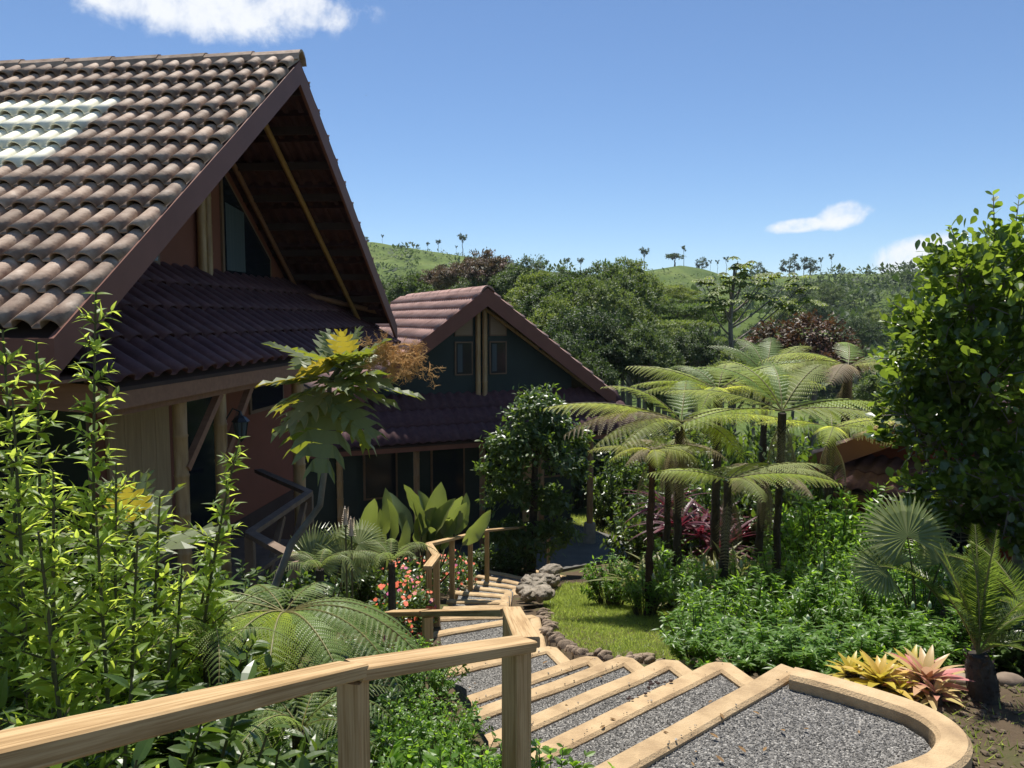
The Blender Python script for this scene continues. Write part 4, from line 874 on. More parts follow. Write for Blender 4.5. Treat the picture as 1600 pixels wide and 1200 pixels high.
def forest():
    rg=np.random.default_rng(8)
    def lob(n,R_,hz,zc,seed,flat=1.0):
        g=np.random.default_rng(seed); L=[]
        for i in range(n):
            a=2*math.pi*i/n+g.uniform(-.3,.3); q=R_*g.uniform(.35,.75); L.append((math.cos(a)*q,math.sin(a)*q,zc+g.uniform(-.4,.5)*hz,R_*g.uniform(.36,.55),R_*g.uniform(.36,.55),hz*g.uniform(.38,.55)*flat))
        L.append((0,0,zc+hz*.55,R_*.55,R_*.55,hz*.5*flat)); return L
    va=[tree_meshes(31,lob(8,4.2,3.6,7.5,1),15000,.28,M_FOR[0],(7.5,.32),cl=70,sp=.13),
        tree_meshes(32,lob(9,4.0,3.8,7.5,2),15000,.26,M_FOR[1],(7.5,.3),cl=70,sp=.13),
        tree_meshes(33,lob(8,4.2,2.6,7.5,3),12000,.28,M_FOR[2],(7.4,.3),cl=60,sp=.14),
        tree_meshes(34,lob(10,5.2,2.6,8.0,4,.42),13000,.28,M_FOR[3],(7.8,.3),cl=70,sp=.15),
        tree_meshes(35,lob(7,3.0,2.4,4.6,5),6500,.28,M_FOR[4],(4.4,.22))]
    lab=['broad-leaved forest tree with dense mid-green crown beyond the green house','dark dense forest tree in the wooded valley behind the garden','tree with reddish-brown flushed crown behind the green house roof',
         'layered flat-crowned shade tree on the slope beyond the valley','low russet-leaved tree behind the tree ferns at right']
    # px, py of the crown's middle, distance, size, kind
    spots=[(872,470,34,.55,0),(915,462,37,.6,0),(955,475,36,.6,0),(985,455,40,.6,0),(900,505,31,.52,0),(940,520,30,.52,1),(975,525,31,.5,0),(870,530,29,.48,0),(905,560,27,.5,1),(950,575,26,.5,1),(1000,565,28,.5,1),(840,490,36,.5,0),
       (830,455,46,.6,1),(755,428,52,.62,2),(715,432,56,.6,2),(795,440,50,.55,2),(830,470,42,.45,2),(690,448,58,.5,2),(650,448,60,.5,1),(618,462,56,.5,1),(735,460,50,.5,1),(780,470,46,.5,0),(640,470,50,.45,0),
       (1010,470,50,.6,3),(1050,465,58,.5,3),(1060,490,50,.55,3),(1030,510,44,.5,3),(1090,480,66,.6,3),(1040,540,36,.5,3),(1080,530,42,.5,3),(1110,515,60,.55,3),(925,445,66,.6,0),(878,452,60,.55,0),(1000,452,72,.55,3),(965,445,80,.6,1),(1085,570,33,.45,1),(1020,600,27,.45,1),
       (1130,560,46,.5,1),(1180,535,66,.6,1),(1195,580,40,.5,0),(1275,540,25,.62,4),(1290,490,110,.8,1),(1245,462,120,1.0,1),(1230,500,90,.8,0),(1270,500,95,.8,1),(1340,530,80,.8,1),(1370,500,100,.8,0),(1320,570,50,.6,1),(1400,500,120,.7,1),(1440,550,60,.8,0),(1240,590,34,.5,1),(1150,600,28,.4,0),
       (1500,560,50,.8,1),(1580,540,55,.9,0),(560,490,56,.7,1),(1380,600,34,.6,0),(1470,610,30,.6,1),(1060,600,30,.45,0),(890,610,24,.45,1)]
    mid=[7.8,7.8,7.8,8.0,4.8]; made={}
    for i,(px,py,d,s,k) in enumerate(spots):
        py+=rnd.uniform(0,16); s*=rnd.uniform(.72,1.0); d*=rnd.uniform(.94,1.06)
        p=W(px,py,d); z=p.z-mid[k]*s; zg=Hs(p.x,p.y)
        tr=put_tree(va[k],('forest_tree','forest_tree','flushed_tree','shade_tree','russet_tree')[k],lab[k],(p.x,p.y,max(z,zg-1.0)),(s*rnd.uniform(.8,1.05),s*rnd.uniform(.8,1.05),s*rnd.uniform(.9,1.15)),rnd.uniform(0,6.28),'forest trees in the valley')
        if z>zg:     # stands on a longer bole
            m=MB(); tube(m,[(p.x,p.y,zg-.2),(p.x,p.y,z+.5)],[.25*s+.08,.2*s+.05],8); c=m.build('bole',M_BARK); c.parent=tr; c.matrix_parent_inverse=Matrix.LocRotScale(tr.location,tr.rotation_euler,tr.scale).inverted()
        made.setdefault((k,d<40),[]).append(tr)
    nm=['dense mid-green broad-leaved tree','dark dense forest tree','tree with reddish flushed crown','layered flat-crowned shade tree','low russet-leaved tree']
    for (k,near),L in made.items(): ordinals(L,'%s '+nm[k]+' from the left, '+('near edge of the valley wood' if near else 'far side of the valley wood'))
    # understorey shrubs filling the valley floor
    ub=bush_parts(61,1.6,2.2,70,T_ELL3,.26,M_FOR[1],per=22)
    ub2=bush_parts(62,1.6,2.0,70,T_ELL3,.24,M_FOR[0],per=22)
    sh=[]
    for i in range(40):
        px=rg.uniform(560,1560); d=rg.uniform(22.5,36); x=(px-CX)/F_PX*d
        o=put_bush((ub,ub2)[i%2],'valley_shrub','leafy shrub filling the valley floor under the forest trees','shrub',(x,d,Hs(x,d)-.1),rg.uniform(.9,1.7),rg.uniform(0,6),'shrubs on the valley floor'); sh.append(o)
    sh.sort(key=lambda o:o.location.y); ordinals(sh[:20],'%s leafy valley-floor shrub from the left, nearer row'); ordinals(sh[20:],'%s leafy valley-floor shrub from the left, farther row')
forest()
def cecropia():
    base=W(1143,600,30); zb=Hs(base.x,base.y)
    t=thing('parasol_tree','slender pale-stemmed tree with open umbrella leaf clusters before the hills','tree',(base.x,base.y,zb))
    tr=MB(); top=np.array(W(1148,418,30)); tube(tr,[(base.x,base.y,zb),np.array(W(1143,560,30)),np.array(W(1141,500,30)),top],[.12,.10,.085,.05],8); tr.build('trunk',M_BARK,t,smooth=True)
    ends=[(1153,408,30),(1168,424,30.5),(1118,455,29.5),(1100,440,30),(1190,436,31),(1205,428,31.5),(1215,470,31),(1252,448,32),(1240,432,32),(1130,470,29),(1178,462,30.5),(1235,478,31.5),(1110,478,30),(1160,442,30),(1140,434,29.6),(1262,470,32)]
    g=np.random.default_rng(4); cr=MB(); lm=MB()
    for k,(px,py,d) in enumerate(ends):
        e=np.array(W(px,py,d)); q_=min(560,max(470,py+28+abs(px-1143)*.55)); b=np.array(W(1142,q_,30)); m=(b*.5+e*.5)+np.array([0,0,-.35]); ts=np.linspace(0,1,6)[:,None]
        tube(lm,(1-ts)**2*b+2*ts*(1-ts)*m+ts**2*e,np.linspace(.045,.016,6),5)
        for _ in range(8):
            c=e+g.normal(0,.26,3)*np.array([1,1,.45]); n=9; a=np.arange(n)*2*math.pi/n+g.uniform(0,1); dd=np.column_stack([np.cos(a),np.sin(a),np.full(n,-.45)])
            scatter(cr,T_DIA,np.tile(c,(n,1)),dd,np.array([0,0,1.]),g.uniform(.26,.36),0,np.full(n,g.random()))
    lm.build('limbs',M_BARK,t,smooth=True); cr.build('crown',M_FOR[3],t,kind='stuff')
cecropia()

# ------------------------------------------------------------------ fern fronds
def frond_mesh(name,L,arch,lift,npin,pmax,nl,mats,pdroop=.35,seed=0,prof=1.0,curl=0.0,pw=1.0,pwid=.15):
    """one bipinnate frond from the origin along +y; lift: starting slope, arch: how far it bends over"""
    g=np.random.default_rng(seed); mb=MB(); ts=np.linspace(0,1,26); ang=lift-(lift+arch)*ts**1.15
    y=np.concatenate([[0],np.cumsum(np.cos(ang[:-1])*L/25)]); z=np.concatenate([[0],np.cumsum(np.sin(ang[:-1])*L/25)]); x=curl*L*ts**2*.3
    C=np.column_stack([x,y,z]); tube(mb,C,np.linspace(.008,.002,26)*L**.5,5,1,.5,cap=False)
    P=[];D=[];U=[];S=[]
    for i in range(npin):
        t=.10+.895*(i/(npin-1))**.93; k=t*25; a=int(min(24,k)); f=k-a; c=C[a]*(1-f)+C[a+1]*f; tg=nrm(C[a+1]-C[a]); X=nrm(np.cross(tg,[0,0,1.])) ; N=np.cross(X,tg)
        lp=pmax*min(1,(t/.32)**.75)*max(.03,(1-t))**.55*1.25*prof
        for s in (-1,1):
            d0=nrm(s*X*.93+tg*.42+g.normal(0,.03,3)); ll=lp*g.uniform(.92,1.05)
            q=np.linspace(0.04,1,nl); Q=c+ (q*ll)[:,None]*d0 - (pdroop*ll*q**1.8)[:,None]*(N*.75+np.array([0,0,.35]))+(.10*ll*q**2)[:,None]*tg
            pd=nrm(np.gradient(Q,axis=0)); w=pwid*ll*(1-q*.93)**.7*(nl/ (nl+2)) +.004
            side=nrm(np.cross(pd,N)); 
            for s2 in (-1,1):
                P.append(Q);D.append(nrm(s2*side*.9+pd*.45-N*.18));U.append(np.tile(N,(nl,1)));S.append(w*1.35)
            mb.add(np.concatenate([Q[[0,nl//2,nl-1]]-tg*.0016,Q[[0,nl//2,nl-1]]+tg*.0016]),[np.array([[0,1,4,3],[1,2,5,4]])],1,.5)
    P=np.concatenate(P);D=np.concatenate(D);U=np.concatenate(U);S=np.concatenate(S)
    Tq=(np.array([[-.19*pw,0,0],[-.25*pw,.5,.02],[0,1,-.05],[.25*pw,.5,.02],[.19*pw,0,0]]),[np.array([[0,4,3,2,1]])])
    scatter(mb,Tq,P,D,U,S,0,.5)
    return mb.mesh(name,mats)
FR={}
for mi,mn in enumerate(('lime','olive','brown','yellow','green')):
    FR[mn]=[frond_mesh('frond',1.0,.38,.24,20,.29,13,[M_FERN[mi],M_RACH],seed=mi*7+1,pdroop=.30,pw=.85),
            frond_mesh('frond',1.0,.72,.36,20,.28,13,[M_FERN[mi],M_RACH],seed=mi*7+2,pdroop=.45,curl=.3,pw=.85),
            frond_mesh('frond',1.0,.30,.80,19,.24,12,[M_FERN[mi],M_RACH],seed=mi*7+3,pdroop=.22,curl=-.2,pw=.85)]
FR['near']=[frond_mesh('frond',1.0,.75,.75,20,.21,13,[M_FERN[4],M_RACH],seed=61,pdroop=.4,pw=.6,pwid=.10),frond_mesh('frond',1.0,1.0,.95,20,.2,13,[M_FERN[4],M_RACH],seed=62,pdroop=.5,pw=.6,curl=.3,pwid=.10)]
FR['dead']=[frond_mesh('dead_frond',1.0,1.25,-.35,20,.2,8,[M_FERN[2],M_RACH],seed=77,pdroop=.9,prof=.8)]
def put_frond(parent,c,az,L,kind,var,pitch=0.0,roll=0.0,name='frond'):
    """az: compass direction of the frond, 0 = away from the viewer, clockwise"""
    M=Matrix.Translation(Vector(c))@Matrix.Rotation(-az,4,'Z')@Matrix.Rotation(pitch,4,'X')@Matrix.Rotation(roll,4,'Y')@Matrix.Scale(L,4)
    return inst(name,FR[kind][var],M,parent)
def fern_tree(label,px,py,d,fronds,base_px=None,tr=.055,dead=5,seed=0,mat=None,name='tree_fern'):
    """fronds: list of (azimuth deg, length, kind, variant, pitch deg)"""
    g=random.Random(seed); c=np.array(W(px,py,d)); bx=(base_px if base_px else px); b=np.array([(bx-CX)/F_PX*d,d,0]); b[2]=Hs(b[0],b[1])-.1
    t=thing(name,label,'tree fern',tuple(b)); m=MB(); n=16; P=[];r=[]
    for i in range(n):
        q=i/(n-1); P.append(b*(1-q)+c*q+np.array([g.gauss(0,.006),g.gauss(0,.006),0])); r.append(tr*(1.25-.35*q+.25*max(0,q-.85)/.15*1.2)*g.uniform(.88,1.12))
    tube(m,P,r,9)
    # frond-base stubs and roots clothe the stem
    L=np.linalg.norm(c-b); k=int(L*70); q=rng.uniform(0,1,k); a=rng.uniform(0,6.28,k); Q=b+(c-b)*q[:,None]; o=np.column_stack([np.cos(a),np.sin(a),np.zeros(k)])
    scatter(m,T_DIA,Q+o*tr*.8,nrm(o*.55+np.array([0,0,1.])*rng.choice([-1,1],k)[:,None]*.8),o,rng.uniform(.03,.065,k),0,.5)
    m.build('trunk',mat or M_BARKD,t)
    for f in fronds:
        az,ln,kd,vr=f[:4]; pt=f[4] if len(f)>4 else 0
        put_frond(t,c+np.array([0,0,.02]),R(az),ln,kd,vr,R(pt),R(g.uniform(-12,12)))
    for i in range(dead): put_frond(t,c-np.array([0,0,.03+.04*i]),R(g.uniform(0,360)),g.uniform(.5,.85),'dead',0,R(g.uniform(-45,-20)),name='dead_frond')
    return t
# ------------------------------------------------------------------ tree ferns across the lawn
def ferns():
    fern_tree('tallest dark-stemmed tree fern with upright crown, right of the fern group',1222,645,8.6,[(-75,1.35,'olive',0,10),(-50,1.2,'green',2,5),(-25,1.1,'lime',2,12),(10,1.0,'green',2,14),(50,1.15,'olive',2,8),(80,1.5,'lime',0,2),(115,1.4,'olive',0,-2),(255,1.3,'lime',0,-4)],1222,.04,5,1)
    fern_tree('dark-stemmed tree fern with long brown and lime fronds, left of the group',1064,662,9.2,[(-88,1.65,'lime',0,8),(-65,1.1,'lime',2,4),(-105,1.5,'brown',1,2),(-120,1.35,'olive',1,-4),(20,1.1,'green',2,6),(60,1.25,'lime',0,4),(95,1.4,'lime',0,2),(150,1.1,'lime',1,-6),(225,1.25,'olive',1,-6)],1062,.048,8,2)
    fern_tree('young tree fern with yellow-green fronds on a rusty stem',1020,706,8.5,[(-80,.72,'yellow',0,0),(-120,.6,'yellow',1,0),(-40,.55,'yellow',2,-15),(80,.7,'yellow',0,0),(120,.6,'yellow',1,-3),(180,.5,'yellow',1,-5),(30,.55,'lime',2,-10)],1018,.036,2,3,simple('rusty_fern_stem',[(.3,(.04,.022,.013)),(.7,(.085,.042,.022))],.9,9,6,bump=.6))
    fern_tree('short tree fern with olive fronds spreading before the group',1138,752,8.0,[(-85,.85,'lime',0,5),(-40,.7,'green',0,2),(45,.85,'lime',0,6),(82,1.15,'olive',0,8),(110,1.1,'lime',0,4),(160,.7,'olive',1,0)],1136,.042,5,4)
    fern_tree('tree fern with broad bright lime fronds at the back of the group',1122,612,11.0,[(-75,1.35,'lime',0,16),(-100,1.3,'lime',0,6),(-30,1.0,'green',2,0),(30,1.1,'lime',2,0),(70,1.5,'lime',0,16),(95,1.5,'lime',1,10),(140,1.2,'lime',1,0),(200,1.2,'lime',1,-2),(250,1.3,'lime',0,2)],1124,.06,5,5)
    fern_tree('tree fern with wide pale fronds behind the cabin roof',1325,575,13.0,[(-85,1.5,'olive',1,10),(-60,1.3,'green',0,2),(20,1.2,'green',2,0),(75,1.7,'green',0,10),(95,1.6,'olive',1,4),(140,1.3,'olive',1,0),(210,1.2,'brown',1,-4),(255,1.5,'olive',1,0)],1325,.07,7,6)
    fern_tree('low tree fern with pale lime fronds beside the cabin eave',1300,672,11.5,[(-88,1.15,'lime',0,6),(-50,1.0,'green',2,0),(10,.9,'lime',2,-5),(60,1.1,'lime',0,5),(95,1.25,'lime',0,6),(140,1.0,'lime',1,0),(200,1.0,'lime',1,0),(250,1.1,'green',1,0)],1300,.06,4,7)
    fern_tree('slender tree fern with feathery upright fronds behind the group',1196,590,13.5,[(-50,1.2,'green',2,10),(-10,1.25,'green',2,14),(25,1.3,'green',2,14),(60,1.3,'lime',2,6),(100,1.2,'green',0,6),(-90,1.3,'green',0,6),(180,1.1,'green',1,0)],1196,.06,3,8)
    fern_tree('twin-stemmed dark tree fern with drooping brown fronds in the middle',1196,742,9.8,[(-80,.9,'olive',1,0),(-30,.8,'brown',1,0),(40,.9,'brown',1,0),(90,.95,'olive',1,0),(150,.85,'brown',1,-5),(220,.9,'brown',1,-5)],1186,.045,6,9)
    fern_tree('thin bare-stemmed tree fern hung with dead fronds, beside the lime one',1046,700,9.9,[(-60,.8,'brown',1,0),(30,.8,'olive',1,0),(120,.8,'brown',1,0),(230,.8,'brown',1,-6)],1044,.042,9,10)
    # big fern hanging over the handrail in the foreground
    c=np.array(W(445,958,3.6)); b=np.array([c[0]-.05,c[1],Hs(c[0],c[1])-.05])
    t=thing('arching_fern','large fern with long arching fronds hanging over the handrail','fern',tuple(b))
    m=MB(); tube(m,[b,(b+c)/2+np.array([.03,0,0]),c],[.06,.05,.055],9); k=60; q=rng.uniform(0,1,k); a=rng.uniform(0,6.28,k); o=np.column_stack([np.cos(a),np.sin(a),np.zeros(k)])
    scatter(m,T_DIA,b+(c-b)*q[:,None]+o*.045,nrm(o*.5+np.array([0,0,1.])),o,rng.uniform(.05,.1,k),0,.5); m.build('trunk',M_BARKD,t)
    big=[frond_mesh('frond',1.0,1.0,.40,26,.23,20,[M_FERN[4],M_RACH],seed=91,pdroop=.5,pw=.6,pwid=.085),frond_mesh('frond',1.0,1.15,.42,26,.25,20,[M_FERN[0],M_RACH],seed=92,pdroop=.5,curl=.2,pw=.6,pwid=.09)]
    FR['big']=big
    for az,ln,v,pt in ((101,.74,0,4),(113,.88,0,2),(84,.55,0,6),(125,.85,0,0),(-150,.85,1,2),(-172,.85,1,4),(168,.8,1,0),(-115,.9,0,6),(-85,.7,0,8),(-40,.55,0,6),(20,.5,0,8),(145,.85,0,0)):
        put_frond(t,c,R(az),ln,'big',v,R(pt),R(rnd.uniform(-8,8)))
    # two smaller ferns in the shade beside it
    for lab,px,py,d,kd in (('small pale fern in the bed left of the steps',500,868,5.4,'near'),('small fern with a drooping tip beside the broad-leaved plants',612,858,6.4,'near'),('low fern in the undergrowth below the near handrail',330,985,2.75,'near'),('fern half in shadow under the near handrail',470,1120,2.6,'near')):
        c=np.array(W(px,py+22,d)); zb=Hs(c[0],c[1]); t=thing('garden_fern',lab,'fern',(c[0],c[1],zb)); m=MB(); tube(m,[(c[0],c[1],zb-.05),c],[.04,.03],7); m.build('stem',M_BARKD,t)
        for i in range(8): put_frond(t,c,R(i*45+rnd.uniform(-15,15)),rnd.uniform(.34,.5),kd,rnd.choice((0,1)),R(rnd.uniform(-5,12)))
ferns()

# ------------------------------------------------------------------ lawn and its stone edging
LAWN=[(.45,6.95),(.62,6.55),(.95,6.25),(1.3,5.75),(1.62,5.55),(2.2,5.9),(2.3,7.0),(2.4,9),(2.2,11),(1.5,12.4),(.9,12.6),(.62,11.4),(.42,10),(.36,8.4)]
def lawn():
    g=np.random.default_rng(12); n=80000; a=np.array(LAWN); q=g.uniform(a.min(0),a.max(0),(n,2)); w=g.random(n)<np.clip(1.35-(q[:,1]-5.5)/7,.3,1); q=q[inpoly(q[:,0],q[:,1],LAWN)&w]
    q2=g.uniform((1.5,17.2),(5.5,22),(9000,2)); q=np.concatenate([q,q2]); n=len(q); z=H(q[:,0],q[:,1]); mb=MB()
    d=nrm(np.column_stack([g.normal(0,.75,(n,2)),np.ones(n)])); far=np.clip(q[:,1]/7,1,3.2); s=g.uniform(.02,.05,n)*far
    T=(np.array([[-.09,0,0],[.09,0,0],[.0,1,-.25]]),[np.array([[0,1,2]])])
    tn=np.clip(.5+.25*vnoise(q[:,0],q[:,1],.5,3)+g.normal(0,.2,n),0,1); tn[-9000:]=np.clip(tn[-9000:]+.3,0,1)
    scatter(mb,T,np.column_stack([q,z-.003]),d,nrm(g.normal(0,1,(n,3))),s,0,tn)
    o=mb.build('grass',M_GRASSL); tag(o,'short lawn grass beside the stairs','grass',kind='stuff')
lawn()
def rock_mesh(seed,mat,f=(1,1,1)):
    g=np.random.default_rng(seed); V,F=ICO2; n=np.zeros(len(V))
    for s,a in ((1.6,.16),(3.1,.10),(6.5,.05)):
        k=g.normal(0,1,(3,3)); n+=a*np.sin(s*V@k+g.uniform(0,6,3)).sum(1)/1.6
    V=V*(1+n)[:,None]; V=np.sign(V)*np.abs(V)**.85*np.array(f); mb=MB(); mb.add(V,[F]); me=mb.mesh('stone',mat); return me
def stones():
    rm=[rock_mesh(i,M_ROCK_B,(1,.6,.9)) for i in range(5)]; rp=[rock_mesh(20+i,M_ROCK,(1,.8,.8)) for i in range(5)]
    t=thing('stone_edging','curved row of brown river stones edging the lawn','stone edging',(.7,6.6,-2.9))
    ed=[np.array(p) for p in ((1.75,5.42),(1.3,5.68),(.95,6.18),(.62,6.50),(.45,6.95),(.38,7.6),(.36,8.3),(.38,9.0))]; L=[np.linalg.norm(b-a) for a,b in zip(ed[:-1],ed[1:])]; tot=sum(L); n=62
    for i in range(n):
        s=tot*i/n; k=0
        while s>L[k]: s-=L[k]; k+=1
        p=ed[k]+(ed[k+1]-ed[k])*s/L[k]; dd=nrm(ed[k+1]-ed[k]); az=math.atan2(dd[1],dd[0])
        z=Hs(p[0],p[1]); sc=rnd.uniform(.036,.078)
        M=Matrix.Translation((p[0]+rnd.gauss(0,.03),p[1]+rnd.gauss(0,.03),z+rnd.uniform(-.015,.03)))@Matrix.Rotation(az+math.pi/2+rnd.gauss(0,.3),4,'Z')@Matrix.Rotation(rnd.gauss(.2,.3),4,'X')@Matrix.Diagonal((sc*1.15,sc*.8,sc,1)); inst('stone',rnd.choice(rm),M,t)
    t=thing('rock_border','pale rough rocks heaped along the right side of the lower steps','rocks',(.3,10.5,-3.9))
    for i in range(64):
        y=rnd.uniform(8.8,12.9); x=np.interp(y,[8.5,10,11.5,12.9],[.13,.12,.22,.62])+abs(rnd.gauss(.08,.16)); z=max(Hs(x,y),np.interp(y,[8.5,9.25,9.9,10.6,11.3,12,12.65,13.3],[-3.31,-3.5,-3.69,-3.87,-4.06,-4.25,-4.44,-4.62]))
        sc=rnd.uniform(.05,.105); M=Matrix.Translation((x,y,z+.06+rnd.uniform(0,.1)))@Matrix.Rotation(rnd.uniform(0,6),4,'Z')@Matrix.Rotation(rnd.gauss(0,.5),4,'X')@Matrix.Diagonal((sc*1.2,sc,sc*.8,1)); inst('rock',rnd.choice(rp),M,t)
    M=Matrix.Translation((.62,12.2,-4.05))@Matrix.Rotation(.4,4,'Z')@Matrix.Diagonal((.2,.16,.11,1)); inst('rock',rp[1],M,t)
    for lab,px,py,d,s in (('rounded grey boulder beside the cycad trunk',1505,1063,4.45,.07),('long pale stone behind the cycad trunk',1575,1072,4.4,.08)):
        p=W(px,py,d); mb=MB(); V,F=ICO2; g=np.random.default_rng(px); V=V*(1+.06*np.sin(V[:,:1]*5+V[:,1:2]*4))*np.array([1.25,.8,.6])*s; mb.add(V+np.array([p.x,p.y,Hs(p.x,p.y)+s*.3]),[F]); tag(mb.build('boulder',M_ROCK_B,smooth=True),lab,'boulder')
stones()

# ------------------------------------------------------------------ shrub beds
def beds():
    hed=[bush_parts(101+i,.5,.95,58,T_LAN,.098,M_HEDGE,per=30,flower=.05,droop=.35) for i in range(3)]
    k=0
    HL=('bright green flowering shrub in the bed beside the lawn')
    und=[bush_parts(120,.5,.95,60,T_ELL,.075,M_UND,per=30,droop=.2),bush_parts(121,.5,.95,60,T_LAN,.10,M_UND,per=26,droop=.4),bush_parts(122,.45,.7,60,T_ELL,.052,M_HEDGE,per=28,droop=.2)]
    def at(px,pt,d): # top of plant seen at (px,pt)
        p=W(px,pt,d); zg=Hs(p.x,p.y); return p,zg
    hs=[(1010,890,8.6),(955,880,9.6),(1045,880,9.2),(1120,940,6.6),(1090,905,7.6),(1180,925,6.8),(1160,895,8.0),(1250,925,6.6),(1225,895,7.9),(1310,920,6.5),(1300,895,7.6),(1375,930,6.2),(1370,895,7.3),(1440,920,6.0),(1450,890,7.0),(1090,985,5.9),(1150,985,5.6),(1215,985,5.4),(1285,985,5.2),(1350,990,5.1),(1420,985,5.0),(1480,960,5.2),(1185,1015,5.2),(1255,1025,4.95),(1500,930,6.2)]
    hb=[]; ub=[]; sb=[]; fb={}
    for px,pt,d in hs:
        p,zg=at(px,pt-(40 if d>5.8 and px>1040 else 22),d); h=max(.3,p.z-zg); k+=1
        w=min(1.15,max(.75,h/.95))
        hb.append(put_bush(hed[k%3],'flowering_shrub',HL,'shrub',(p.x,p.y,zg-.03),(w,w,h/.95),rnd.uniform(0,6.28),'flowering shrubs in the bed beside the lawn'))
    ud=[(30,900,2.7,0),(110,930,2.5,1),(190,900,2.9,0),(60,1000,2.2,1),(150,1010,2.1,0),(240,960,2.5,2),(20,1060,1.9,0),(260,1030,2.4,1),(100,1080,1.85,1),(300,1060,2.35,0),(200,1090,2.0,0),(380,1020,2.7,1),(350,1090,2.3,0),(420,1060,2.7,2),(300,900,3.5,1),(240,870,3.6,0),(350,890,4.0,1),(400,860,4.8,0),(130,860,3.4,0),(20,840,3.3,1)]
    for px,pt,d,v in ud:
        p,zg=at(px,pt,d); h=max(.35,p.z-zg); w=min(1.3,max(.7,h/.95))
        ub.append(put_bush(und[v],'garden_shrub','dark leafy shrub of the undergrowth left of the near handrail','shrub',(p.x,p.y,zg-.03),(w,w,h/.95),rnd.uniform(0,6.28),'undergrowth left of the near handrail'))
    for px,pt,d,v in ((590,1085,3.3,2),(650,1075,3.6,2),(560,1120,3.0,2),(630,1130,2.9,2),(700,1130,2.95,2),(745,1150,2.8,2),(770,1165,2.62,2),(520,1090,3.2,0),(420,1130,2.5,0),(480,1150,2.4,1),(860,1160,2.55,2),(590,1170,2.55,2),(690,1175,2.45,2),(560,1010,4.6,1),(610,1050,3.9,2),(560,1060,3.7,0),(660,1110,3.25,2),(690,1150,2.75,2),(640,1185,2.4,2),(540,1040,4.2,1),(500,1060,3.6,0),(450,1090,3.0,2),(668,1085,4.2,2),(655,1060,4.6,2),(640,1040,5.0,2),(690,1110,3.6,2),(672,1125,3.35,2),(700,1165,2.9,2),(725,1185,2.6,2)):
        p,zg=at(px,pt,d); h=max(.3,p.z-zg); w=min(1.0,max(.55,h/.7 if v==2 else h/.95))
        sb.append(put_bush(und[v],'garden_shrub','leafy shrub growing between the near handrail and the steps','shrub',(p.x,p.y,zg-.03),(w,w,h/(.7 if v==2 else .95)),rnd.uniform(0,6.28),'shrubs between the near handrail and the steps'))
    # mid-distance shrubs behind the tree ferns, near the cabin and by the green house
    far=[bush_parts(140,.9,1.5,80,T_ELL,.12,M_HEDGE,per=30),bush_parts(141,.9,1.6,80,T_ELL3,.13,M_UND,per=30)]
    for px,pt,d,v,l in ((965,705,19.5,1,0),(990,720,20,1,0),(945,760,19,1,0),(1290,740,10.6,0,1),(1340,735,10.8,0,1),(1260,790,10.2,0,1),(1370,790,9.8,0,1),(1310,820,9.3,0,1),(1250,690,13,1,1),(1170,720,13,1,1),(1110,745,13.5,1,1),(1060,740,14,1,1),(1010,760,15,1,1),(1210,760,12,1,1),(1390,700,14.5,1,1),(1160,650,16,1,1),(1240,650,17,1,1),(1080,670,19,1,1),(1000,660,22,1,1),(1330,650,18,1,1),
                        (1420,860,8.4,0,2),(1480,840,8.2,1,2),(1560,880,6.6,1,2),(1590,960,5.4,1,2),(1560,1000,5.2,1,2),
                        (470,880,7.0,1,3),(540,850,8.2,1,3),(620,870,9.6,1,3),(700,870,12.5,1,3),(770,850,14.5,1,3),(800,870,14.2,1,3)):
        p,zg=at(px,pt,d); h=max(.5,p.z-zg); w=min(1.2,max(.55,h/1.9)); lab=('bushy shrub with pale leaves behind the corner of the green house','leafy shrub behind the tree fern stems','dark shrub in the bed below the cabin','shaded shrub in the bed left of the lower steps')[l]
        fb.setdefault(l,[]).append(put_bush(far[v],'garden_shrub',lab,'shrub',(p.x,p.y,zg-.05),(w,w,h/1.5),rnd.uniform(0,6.28),('shrubs behind the green house corner','shrubs behind the tree ferns','shrubs below the cabin','shrubs left of the lower steps')[l]))
    def rows(L,txt):
        L=sorted(L,key=lambda o:o.location.y); h=len(L)//2
        ordinals(L[:h],'%s '+txt+' from the left, front row'); ordinals(L[h:],'%s '+txt+' from the left, back row')
    rows(hb,'flowering green shrub in the bed beside the lawn'); rows(ub,'dark shrub left of the near handrail'); rows(sb,'small shrub between near handrail and steps')
    for l,tx in ((0,'pale-leaved bush at the green house corner'),(1,'shrub behind the tree ferns'),(2,'shrub below the cabin'),(3,'shaded shrub left of the lower steps')): rows(fb[l],tx)
beds()
def strap_plant(mb,c,n,L,w,mi,g,spread=.6):
    a=g.uniform(0,2*math.pi,n); el=g.uniform(.2,1.2,n)
    T=leaf_t(w,7,.25,.55,'strap'); d=np.column_stack([np.cos(a)*np.cos(el),np.sin(a)*np.cos(el),np.sin(el)])
    scatter(mb,T,np.tile(c,(n,1))+np.column_stack([np.cos(a),np.sin(a),np.zeros(n)])*.02,d,np.array([0,0,1.]),L*g.uniform(.6,1.1,n),mi)
